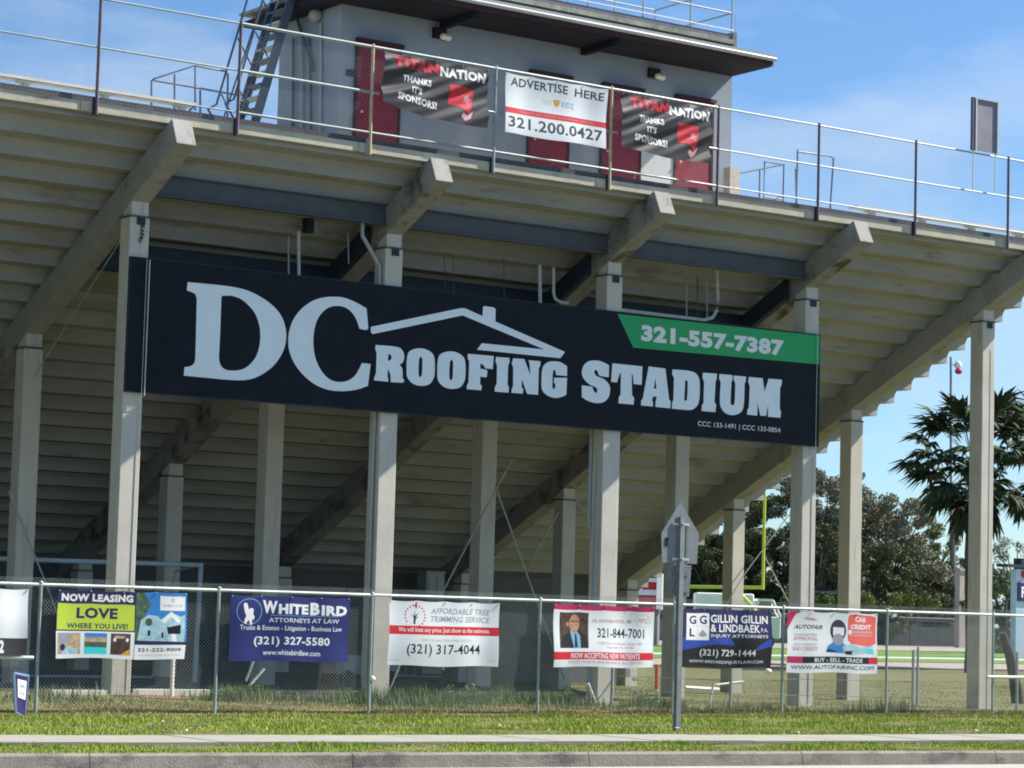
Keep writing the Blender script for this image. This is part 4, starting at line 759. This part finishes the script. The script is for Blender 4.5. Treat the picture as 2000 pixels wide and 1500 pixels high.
for k in range(4):
    x = 10.9+k*.22; t = thing('hurdle', (x, 9.5, 0), '%s of four dim training hurdles leaning together under the stand' % ('leftmost', 'second from left', 'third from left', 'rightmost')[k], 'hurdle', 'training hurdles under the stand')
    b = MB(); b.tube([(x, 9.2, .04), (x, 9.2, .95)], .016, 6); b.tube([(x, 10.2, .04), (x, 10.2, .95)], .016, 6); b.tube([(x, 9.2, .05), (x+.5, 9.2, .05)], .016, 6); b.tube([(x, 10.2, .05), (x+.5, 10.2, .05)], .016, 6); tag(b.build('frame', pipe_grey, t, True), kind=None); MB().box(x-.02, x+.0, 9.15, 10.25, .88, .96).build('bar', P_sheet, t)
# ------------------------------------------------------------------ yellow goalpost on the field
yel = mat('yellow_goalpost_paint', (.46, .52, .06), .45, .05, 6)
t = thing('football_goalpost', (68, 62, -.24), 'bright yellow green football goalpost with a curved neck behind the stand', 'goalpost')
gx, gy = 63.4, 58.5
MB().tube([(gx, gy, 3.05), (gx, gy+7.1, 3.05)], .085, 12).build('crossbar', yel, t, True)
for y in (gy, gy+7.1): MB().tube([(gx, y, 2.95), (gx, y, 7.75)], .075, 12).build('upright', yel, t, True)
MB().tube([(gx+.05, gy+2.3, 2.95), (gx+.5, gy+2.3, 2.72), (gx+1.2, gy+2.3, 2.2), (gx+1.75, gy+2.3, 1.2), (gx+1.9, gy+2.3, -.3)], .10, 12).build('neck', yel, t, True)
# ------------------------------------------------------------------ far vehicles and buildings
def dirx(px, D): return at(px, 1205, D=D)
def vehicle_van():
    o = at(1357, 1262, D=150); e = at(1530, 1262, D=150); ax = Vector((e.x-o.x, e.y-o.y, 0)); Ln = ax.length; ax.normalize(); ay = Vector((-ax.y, ax.x, 0)); z0 = -.25
    t = thing('white_van', (o.x, o.y, z0), 'white box van with an open windowed cab parked beyond the goalpost', 'van')
    def P(u, v, w): return (o.x+ax.x*u+ay.x*v, o.y+ax.y*u+ay.y*v, z0+w)
    def bx(u0, u1, v0, v1, w0, w1, nm, m_, bev=.0):
        b = MB(); b.hexa([P(u0, v0, w0), P(u1, v0, w0), P(u1, v1, w0), P(u0, v1, w0), P(u0, v0, w1), P(u1, v0, w1), P(u1, v1, w1), P(u0, v1, w1)]); q = b.build(nm, m_, t)
        if bev: mo = q.modifiers.new('b', 'BEVEL'); mo.width = bev; mo.segments = 3
        return q
    wv = mat('white_vehicle_paint', (.85, .85, .83), .3, .03, 2); gl = mat('dark_vehicle_glass', (.05, .06, .07), .1, .1, 2, spec=.8)
    bx(0, Ln*.66, 0, 2.2, .55, 3.22, 'cargo_box', wv, .12); bx(0, Ln*.66, -.012, -.002, 1.6, 2.35, 'side_band', mat('grey_band', (.45, .47, .5), .6))
    bx(Ln*.67, Ln*.97, .1, 2.1, .6, 1.9, 'cab', wv, .1)
    b = MB()
    for v in (.15, 2.05):
        b.tube([P(Ln*.71, v, 1.9), P(Ln*.71, v, 2.85), P(Ln*.88, v, 2.85), P(Ln*.97, v, 1.9)], .06, 6)
    b.build('window_frame', wv, t, True); bx(Ln*.72, Ln*.86, .2, 2.0, 1.92, 2.80, 'window', gl); bx(Ln*.70, Ln*.88, .1, 2.1, 2.83, 2.95, 'cab_roof', wv)
    for u in (Ln*.18, Ln*.82):
        for v in (0.02, 2.0):
            b = MB(); b.prism([(u+.42*math.cos(a), .42+.42*math.sin(a)) for a in np.linspace(0, 2*math.pi, 17)[:-1]], v, v+.22, 'z'); b.v = [P(q[0], q[2], q[1]) for q in b.v]; wl = b.build('wheel', black, t)
vehicle_van()
t = thing('scorer_stand', at(1277, 1200, D=95), 'stack of red and white panels seen under the right end of the stand', 'panels')
for x0, x1, y0, y1, m_, nm in ((1246, 1283, 1128, 1137, P_sheet, 'white_panel'), (1246, 1281, 1138, 1150, P_red, 'red_panel'), (1246, 1283, 1151, 1163, P_sheet, 'white_panel'), (1247, 1282, 1164, 1180, mat('faded_red_panel', (.45, .08, .08), .7, .3, 2), 'red_panel'), (1283, 1293, 1120, 1190, P_sheet, 'white_side'), (1247, 1283, 1181, 1260, rear, 'base')):
    A, B = at(x0, y0, D=95), at(x1, y1, D=95); b = MB(); d = Vector((.5, .5, 0)); q = Vector((B.x-A.x, B.y-A.y, 0)); pts = []
    for zz in (B.z, A.z):
        for o_ in (Vector((0, 0, 0)), q, q+d, d): pts.append((A.x+o_.x, A.y+o_.y, zz))
    b.hexa(pts); b.build(nm, m_, t)
# far windscreen fence
t = thing('windscreen_fence', (110, 105, -.3), 'long low fence with dark windscreen cloth beyond the running track', 'fence')
wsn = mat('dark_windscreen_cloth', (.035, .045, .06), .9, .2, .4)
xa = 40; nseg = 0
while xa < 190:
    b = MB(); b.box(xa+.05, xa+5.95, 104.95, 105.0, -.2, 1.22); b.build('cloth_panel', wsn, t)
    MB().tube([(xa, 105.1, -.3), (xa, 105.1, 1.95)], .04, 6).build('post', pipe_dark, t); xa += 6
MB().tube([(40, 105.1, 1.92), (190, 105.1, 1.92)], .05, 6).build('rail', pipe_dark, t); b = MB(); b.box(40, 190, 105.05, 105.09, 1.62, 1.86); b.build('dark_band', wsn, t)
t = thing('far_building', (114, 102, -.3), 'low grey shed with a slanting stair behind the trees', 'building')
gry = mat('far_grey_wall', (.30, .32, .34), .8, .1, .5)
b = MB(); b.box(114.4, 118.6, 108, 113, -.3, 3.6); b.build('wall', gry, t); b = MB(); b.box(114.2, 118.8, 107.8, 113.2, 3.603, 3.8); b.build('roof', roof_grey, t); MB().bar((114.8, 107.8, 3.5), (118.0, 107.8, 1.6), .1, .25).build('stair', white, t)
for i in range(3): MB().box(115+i*1.1, 115.6+i*1.1, 107.93, 107.99, 1.2, 2.2).build('window', wsn, t)
t = thing('tan_tower', (118.5, 100, -.3), 'narrow tan tower left of the rightmost pillar', 'tower'); A = at(1872, 1115, Y=100); B = at(1893, 1190, Y=100)
b = MB(); b.box(A.x+.15, B.x+.8, 100, 100.5, -.3, A.z); b.build('wall', mat('tan_tower_paint', (.36, .33, .30), .85, .1, 1), t); b = MB(); b.box(A.x+.1, B.x+.85, 99.9, 100.6, A.z+.003, A.z+.2); b.build('cap', gry, t)
t = thing('scoreboard', (82.8, 60, -.3), 'pale blue scoreboard cut off by the right edge of the picture', 'scoreboard')
A = at(1985, 1108, Y=60); z = A.z; x = A.x
b = MB(); b.box(x, x+6, 60, 60.4, -.3, z-.1); b.build('panel', mat('pale_blue_board', (.40, .50, .68), .6, .05, 1), t)
b = MB(); b.box(x-.9, x+6.3, 59.8, 60.6, z-.0, z+.16); b.box(x+.3, x+6, 59.9, 60.5, z+.163, z+.5); b.build('roof', wsn, t)
p = at(1987, 1147, Y=60); b = MB(); b.box(p.x, p.x+6, 59.9, 59.99, p.z-.75, p.z+.25); b.build('name_band', P_dnavy, t)
v, f = text2d('P', .04); v = fit(v, p.x+.2, p.z-.55, p.x+.55, p.z+.05); b = MB(); b.v = [(a, 59.88, c) for a, c in v]; b.f = f; b.build('lettering', P_sheet, t)
p = at(1999, 1122, Y=60); MB().sphere((p.x, 59.95, p.z), .2, 10).build('red_lamp', P_red, t)
t = thing('lamp_pole', (137, 120, -.3), 'thin distant pole with a red and white siren above the palm', 'pole'); p = at(1857, 697, Y=120)
MB().tube([(137.3, 120, -.3), (p.x, 120, p.z)], .16, 8, r2=.1).build('pole', mat('far_pole', (.20, .20, .26), .7), t, True)
q = at(1871, 713, Y=120); b = MB(); b.sphere((q.x, 120, q.z), .34, 10, 1.1); b.build('siren', P_sheet, t, True); b = MB(); b.sphere((q.x-.02, 119.9, q.z-.55), .34, 10, .8); b.build('red_horn', P_crim, t, True); MB().tube([(p.x, 120, q.z), (q.x, 120, q.z)], .06, 6).build('arm', pipe_dark, t)
t = thing('power_pole', (124, 112, -.3), 'thin distant pole standing among the trees', 'pole'); MB().tube([at(1530, 1180, D=190), at(1534, 900, D=190)], .01, 5)
q = at(1862, 1190, D=210); p = at(1862, 1010, D=210); MB().tube([q, p], .22, 8, r2=.16).build('pole', MATS['far_pole'], t, True)
# leaning dark trunk at the right edge
t = thing('leaning_trunk', (24.3, 4, -.3), 'dark leaning tree trunk behind the fence at the right edge', 'trunk')
bark = mat('palm_bark', (0.085, 0.06, 0.045), 0.95, 0.3, 6, 0.6, 25)
b = MB(); b.tube([at(1990, 1385, Y=4), at(1982, 1330, Y=4), at(1972, 1280, Y=4), at(1958, 1236, Y=4)], [.16, .13, .11, .085], 10); b.build('bark', mat('dark_bark', (.05, .04, .035), .95, .3, 6, .5, 20), t, True)
# ------------------------------------------------------------------ trees
def leaf_mat(name, a, b_): 
    M = mat(name, a, .7, .2, 1.1, col2=b_, detail=3, spec=.15); return M
oakA = leaf_mat('oak_leaves_olive', (.10, .12, .055), (.23, .24, .12)); oakB = leaf_mat('oak_leaves_grey', (.12, .135, .09), (.27, .265, .19)); oakC = leaf_mat('bush_leaves_bright', (.06, .10, .025), (.15, .20, .05)); oakD = leaf_mat('dark_leaves', (.055, .075, .04), (.14, .165, .08))
bark_o = mat('oak_bark', (.12, .10, .085), .95, .3, 2, .4, 10)
def leaf_cloud(centres, radii, per, size, drop=.75):
    Vs = []
    for (c, r) in zip(centres, radii):
        n = int(per*r*r); d = rng.normal(size=(n, 3)); d /= np.linalg.norm(d, axis=1)[:, None]
        rr = r*(rng.random(n)**.45); p = c+d*rr[:, None]*np.array([1, 1, drop])
        Vs.append(p)
    P = np.concatenate(Vs); n = len(P); a = rng.normal(size=(n, 3)); a /= np.linalg.norm(a, axis=1)[:, None]; b_ = np.cross(a, rng.normal(size=(n, 3))); b_ /= np.linalg.norm(b_, axis=1)[:, None]
    s = size*(.5+rng.random(n))[:, None]; a = a*s; b_ = b_*s*.55
    V = np.stack([P-a, P-b_, P+a, P+b_], 1).reshape(-1, 3); F = np.arange(4*n).reshape(n, 4); return V, F
def tree(lab, base, h, rad, m_, seed, n=64, per=950, size=.105, low=.25, sparse=1.0):
    r = np.random.default_rng(seed); base = Vector(base); t = thing('oak_tree', base, lab, 'tree', 'trees beyond the field')
    b = MB(); b.tube([base+Vector((0, 0, -.3)), base+Vector((.1, 0, h*.2)), base+Vector((-.1, .1, h*.4))], .32, 8, r2=.2)
    cs, rs = [], []
    for k in range(n):
        a = r.random()*6.283; q = r.random()**.6*rad; zz = h*(low+(1-low)*r.random()); lim = rad*math.sqrt(max(.08, 1-((zz/h-.5)/.56)**2)); q = min(q, lim)
        c = np.array([base.x+q*math.cos(a), base.y+q*math.sin(a), base.z+zz-.5]); cs.append(c); rs.append((.10+.13*r.random())*rad)
        if k % 4 == 0:
            st = base+Vector((0, 0, h*(.2+.2*r.random()))); b.tube([st, (st+Vector(c))/2+Vector((0, 0, .3)), Vector(c)], .12, 6, r2=.03)
    b.build('trunk', bark_o, t, True)
    V, F = leaf_cloud(cs, rs, per*sparse, size); V = V-np.array(base); np_mesh('crown', V, F, m_, t)
def treeat(px, py_top, D, rad, m_, seed, lab, **k):
    p = at(px, 1210, D=D); top = at(px, py_top, D=D); tree(lab, (p.x, p.y, -.3), top.z+.3, rad, m_, seed, **k)
treeat(1395, 1010, 205, 5.0, oakD, 1, 'dark oak behind the goalpost crossbar left of the fourth pillar')
treeat(1480, 960, 215, 5.2, oakA, 2, 'olive oak between the goalpost upright and the fourth pillar')
treeat(1612, 905, 210, 5.0, oakB, 3, 'tall grey green oak just right of the fourth pillar', sparse=.8)
treeat(1590, 1010, 200, 4.2, oakD, 33, 'dark low oak at the foot of the tall grey green oak', low=.1)
treeat(1730, 962, 205, 5.0, oakB, 4, 'thin crowned oak right of the slender rear pillar', sparse=.75)
treeat(1700, 1050, 196, 4.4, oakD, 5, 'dark dense oak below the thin crowned oak', low=.08)
treeat(1800, 1010, 212, 3.8, oakA, 6, 'oak just left of the palm with gaps of sky', sparse=.55)
treeat(1340, 1040, 210, 5.0, oakD, 7, 'dark oak seen behind the road sign', low=.1)
treeat(1265, 1060, 230, 5.0, oakD, 8, 'dark oak hidden behind the red and white panels', low=.1)
treeat(1830, 1125, 225, 3.2, oakA, 9, 'low hazy tree behind the grey shed', low=.05)
treeat(1960, 1090, 160, 2.6, oakB, 10, 'brownish bush tree between the last pillar and the scoreboard', low=.05)
treeat(1990, 1040, 230, 4.0, oakB, 12, 'pale leafless tree behind the scoreboard', sparse=.25, low=.2)
treeat(1660, 985, 214, 5.0, oakA, 21, 'broad olive oak filling the middle of the tree line', low=.08)
treeat(1545, 1000, 208, 4.6, oakD, 22, 'dark oak between the fourth pillar and the goalpost upright', low=.08)
treeat(1855, 1060, 216, 3.4, oakA, 23, 'loose olive tree seen under the palm', sparse=.6, low=.08)
treeat(1775, 1075, 204, 4.2, oakD, 24, 'dark low oak just left of the grey shed', low=.05)
def bush(lab, px, py, D, r, m_, seed):
    p = at(px, py, D=D); t = thing('bush', p, lab, 'bush', 'bushes beyond the field'); rg = np.random.default_rng(seed)
    cs = [np.array([rg.normal()*r*.5, rg.normal()*r*.5, abs(rg.normal())*r*.4]) for _ in range(6)]; V, F = leaf_cloud(cs, [r*.5]*6, 900, .10, 1); np_mesh('foliage', V, F, m_, t); b = MB(); b.tube([p+Vector((0, 0, -1.5)), p], .06, 5); b.build('stem', bark_o, t)
bush('bright green bush at the foot of the fourth pillar', 1625, 1180, 190, 1.1, oakC, 1); bush('bright green bush right of the slender rear pillar', 1690, 1180, 190, 1.2, oakC, 2); bush('yellow green bush left of the grey shed', 1772, 1182, 190, 1.2, oakC, 3)
bush('brown green bush left of the scoreboard', 1965, 1170, 150, 1.6, oakB, 4); bush('green bush by the first rear pillar of the right end', 1560, 1180, 195, 1.1, oakC, 5)
# palms
frond_m = leaf_mat('palm_frond', (.016, .032, .016), (.065, .10, .045)); frond_d = mat('dead_palm_frond', (.16, .12, .08), .9, .3, 3)
def palm(lab, base, h, R_, seed):
    r = np.random.default_rng(seed); base = Vector(base); t = thing('cabbage_palm', base, lab, 'palm')
    b = MB(); n = 12; b.tube([base+Vector((.05*math.sin(i*.7), 0, -.3+(h+.3)*i/n)) for i in range(n+1)], [.24-.003*i+.02*(i % 2) for i in range(n+1)], 10); b.build('trunk', bark, t, True)
    def frond(az, el, L_, mt, nm):
        d = Vector((math.cos(az)*math.cos(el), math.sin(az)*math.cos(el), math.sin(el))); top = base+Vector((0, 0, h)); Vs, Fs = [], []
        mid = top+d*L_*.62; tip0 = mid+Vector((d.x, d.y, d.z-.35)).normalized()*L_*.12; sidev = d.cross(Vector((0, 0, 1))).normalized(); upv = sidev.cross(d)
        o = 0
        pet = [top, top+d*L_*.3+Vector((0, 0, .05)), mid]
        for a, c in zip(pet, pet[1:]):
            w = sidev*.018; i = len(Vs); Vs += [a-w, a+w, c+w, c-w]; Fs.append((i, i+1, i+2, i+3))
        ns = 34
        for k in range(ns):
            an = (k/(ns-1)-.5)*3.7; le = L_*(.40-.08*abs(an)/1.85)*(.85+.3*r.random()); dd = (d*math.cos(an)+sidev*math.sin(an)+upv*.12*r.normal()).normalized()
            p0 = mid; p1 = p0+dd*le*.55; p2 = p1+(dd+Vector((0, 0, -.35-.5*r.random()))).normalized()*le*.45; w = dd.cross(Vector((0, 0, 1))+Vector(r.normal(size=3)*.4)).normalized()*.042*L_/1.6
            i = len(Vs); Vs += [p0, p1-w, p1+w, p2]; Fs += [(i, i+1, i+2, i+2), (i+1, i+3, i+2, i+2)]
        b = MB(); b.v = [tuple(v_) for v_ in Vs]; b.f = [tuple(dict.fromkeys(f_)) for f_ in Fs]; b.build(nm, mt, t)
    for k in range(54):
        az = r.random()*6.283; el = math.radians(-85+160*(k/54)**1.15+r.normal()*8); frond(az, el, R_*(.75+.35*r.random())*(1 if el > -.6 else .8), frond_m, 'frond')
    for k in range(14): frond(r.random()*6.283, math.radians(-80+r.normal()*6), R_*.7, frond_d, 'dead_frond')
p = at(1900, 905, Y=30); palm('large cabbage palm with drooping dark fronds behind the rightmost pillar', (p.x, 30, -.3), p.z+.3, 3.5, 5)
p = at(2025, 915, Y=34); palm('second cabbage palm at the right edge of the picture', (p.x, 34, -.3), p.z+.3, 3.2, 9)
# ------------------------------------------------------------------ grass and weeds
def blades(n, fx, h0, h1, w, name, m_, lab, lean=.5, kind='stuff', cat=None):
    x, y = fx(n); n = len(x); mod = .62+.38*np.sin(x*1.9+np.sin(y*2.3)*1.7)*np.sin(x*.53+y*1.1+1); z = np.array([gz(a, c) for a, c in zip(x, y)]); h = (h0+(h1-h0)*rng.random(n)**1.6)*mod; an = rng.random(n)*6.283; l = lean*h*rng.random(n)
    dx, dy = np.cos(an), np.sin(an); px, py_ = -dy*w, dx*w; ww = .5+rng.random(n)
    base = np.stack([x, y, z-.005], 1); sd = np.stack([px*ww, py_*ww, np.zeros(n)], 1); tip = base+np.stack([dx*l, dy*l, h], 1)
    V = np.stack([base-sd, base+sd, tip], 1).reshape(-1, 3); F = np.arange(3*n).reshape(n, 3)
    o = np_mesh(name, V, F, m_, None, kind); tag(o, lab, cat); return o
ggreen = mat('grass_blade_green', (.19, .30, .035), .75, .2, 1.3, col2=(.38, .46, .08), detail=6, spec=.12, stain=((.42, .38, .16), 1.0, .62))
gdry = mat('grass_blade_dry', (.20, .19, .07), .8, .2, .9, col2=(.46, .38, .19), detail=6, spec=.1, stain=((.10, .14, .03), 1.6, .52))
gback = mat('back_grass_blade', (.15, .17, .05), .8, .2, .9, col2=(.30, .29, .11), detail=6, spec=.1)
gweed = mat('weed_leaf', (.08, .13, .045), .75, .2, 2, col2=(.22, .27, .10), detail=5, spec=.12)
def band(f0, f1, xa, xb):
    def g(n): x = rng.uniform(xa, xb, n); a, c = f0(x), f1(x); return x, a+(c-a)*rng.random(n)
    return g
kbn = lambda x: K0+KS*x; s0 = lambda x: -11.72+WS*x; s1 = lambda x: -10.28+WS*x
blades(42000, band(lambda x: kbn(x)+.16, lambda x: s0(x)+.03, -10, 12), .03, .075, .006, 'verge_grass', ggreen, 'narrow strip of short green grass between kerb and sidewalk', cat='grass')
blades(130000, band(lambda x: s1(x)-.03, lambda x: -4.4+.0*x, -9, 18), .03, .085, .0065, 'lawn_grass', ggreen, 'green lawn between the sidewalk and the fence', cat='grass')
blades(90000, band(lambda x: -5.2+0*x, lambda x: -1.7+0*x, -7, 24), .03, .10, .007, 'dry_grass', gdry, 'dry straw coloured grass around the fence foot', cat='grass')
blades(50000, band(lambda x: -2+0*x, lambda x: 20+0*x, 10, 42), .02, .06, .010, 'back_grass', gback, 'yellowish grass behind the fence on the right', cat='grass')
def edgeclump(n):
    k = 260; cx = rng.uniform(-9, 14, k); which = rng.integers(0, 3, k); cy = np.where(which == 0, kbn(cx)+.17, np.where(which == 1, s0(cx)-.02, s1(cx)+.02)); i = rng.integers(0, k, n); return cx[i]+rng.normal(size=n)*.06, cy[i]+rng.normal(size=n)*.025
blades(14000, edgeclump, .03, .09, .007, 'edge_grass', ggreen, 'ragged grass tufts overhanging the sidewalk and kerb edges', lean=.9, cat='grass')
def weed_clumps(spec):
    X = []; Y = []; 
    def g(n):
        xs_, ys_ = [], []
        for (cx, cy, r, wgt) in spec:
            m_ = int(n*wgt); xs_.append(cx+rng.normal(size=m_)*r); ys_.append(cy+rng.normal(size=m_)*r*.35)
        return np.concatenate(xs_), np.concatenate(ys_)
    return g
blades(14000, weed_clumps([(1.0, -1.6, .35, .09), (1.6, -1.3, .5, .10), (2.9, -1.5, .4, .06), (3.6, -2.2, .7, .12), (5.2, -1.4, .5, .16), (6.2, -1.2, .7, .16), (7.3, -1.7, .4, .10), (8.8, -2.3, .35, .07), (-2.8, -2.0, .8, .05), (10.5, -3.0, .6, .05), (13.2, -3.4, .5, .04)]), .06, .44, .010, 'weeds', gweed, 'tall green weeds growing between the fence and the pillars', lean=.55, cat='weeds')
# broad leaved weeds: small leaf quads on stalks
cs, rs = [], []
for (cx, cy, r, k) in ((1.2, -1.5, .28, 5), (5.3, -1.3, .4, 9), (6.3, -1.3, .35, 7), (7.3, -1.6, .25, 5), (3.2, -2.0, .25, 4), (9.0, -2.2, .2, 3)):
    for _ in range(k): cs.append(np.array([cx+rng.normal()*r, cy+rng.normal()*r*.5, .02+.16*rng.random()**1.5])); rs.append(.05+.11*rng.random())
V, F = leaf_cloud(cs, rs, 6000, .018, .9); o = np_mesh('broad_weeds', V, F, gweed, None, 'stuff'); tag(o, 'broad leaved dark weeds along the foot of the fence', 'weeds')
pale = mat('clover_flower', (.5, .52, .40), .8, .1, 4); n = 120; x = rng.uniform(-7, 12, n); y = -10.1+WS*x+rng.random(n)**2*3.0; z = np.array([gz(a, c) for a, c in zip(x, y)])+.06
P_ = np.stack([x, y, z], 1); a = rng.normal(size=(n, 3))*.012; b_ = rng.normal(size=(n, 3))*.012; V = np.stack([P_-a, P_-b_, P_+a, P_+b_], 1).reshape(-1, 3); o = np_mesh('clover_flowers', V, np.arange(4*n).reshape(n, 4), pale, None, 'stuff'); tag(o, 'pale clover flowers scattered through the lawn', 'flowers')
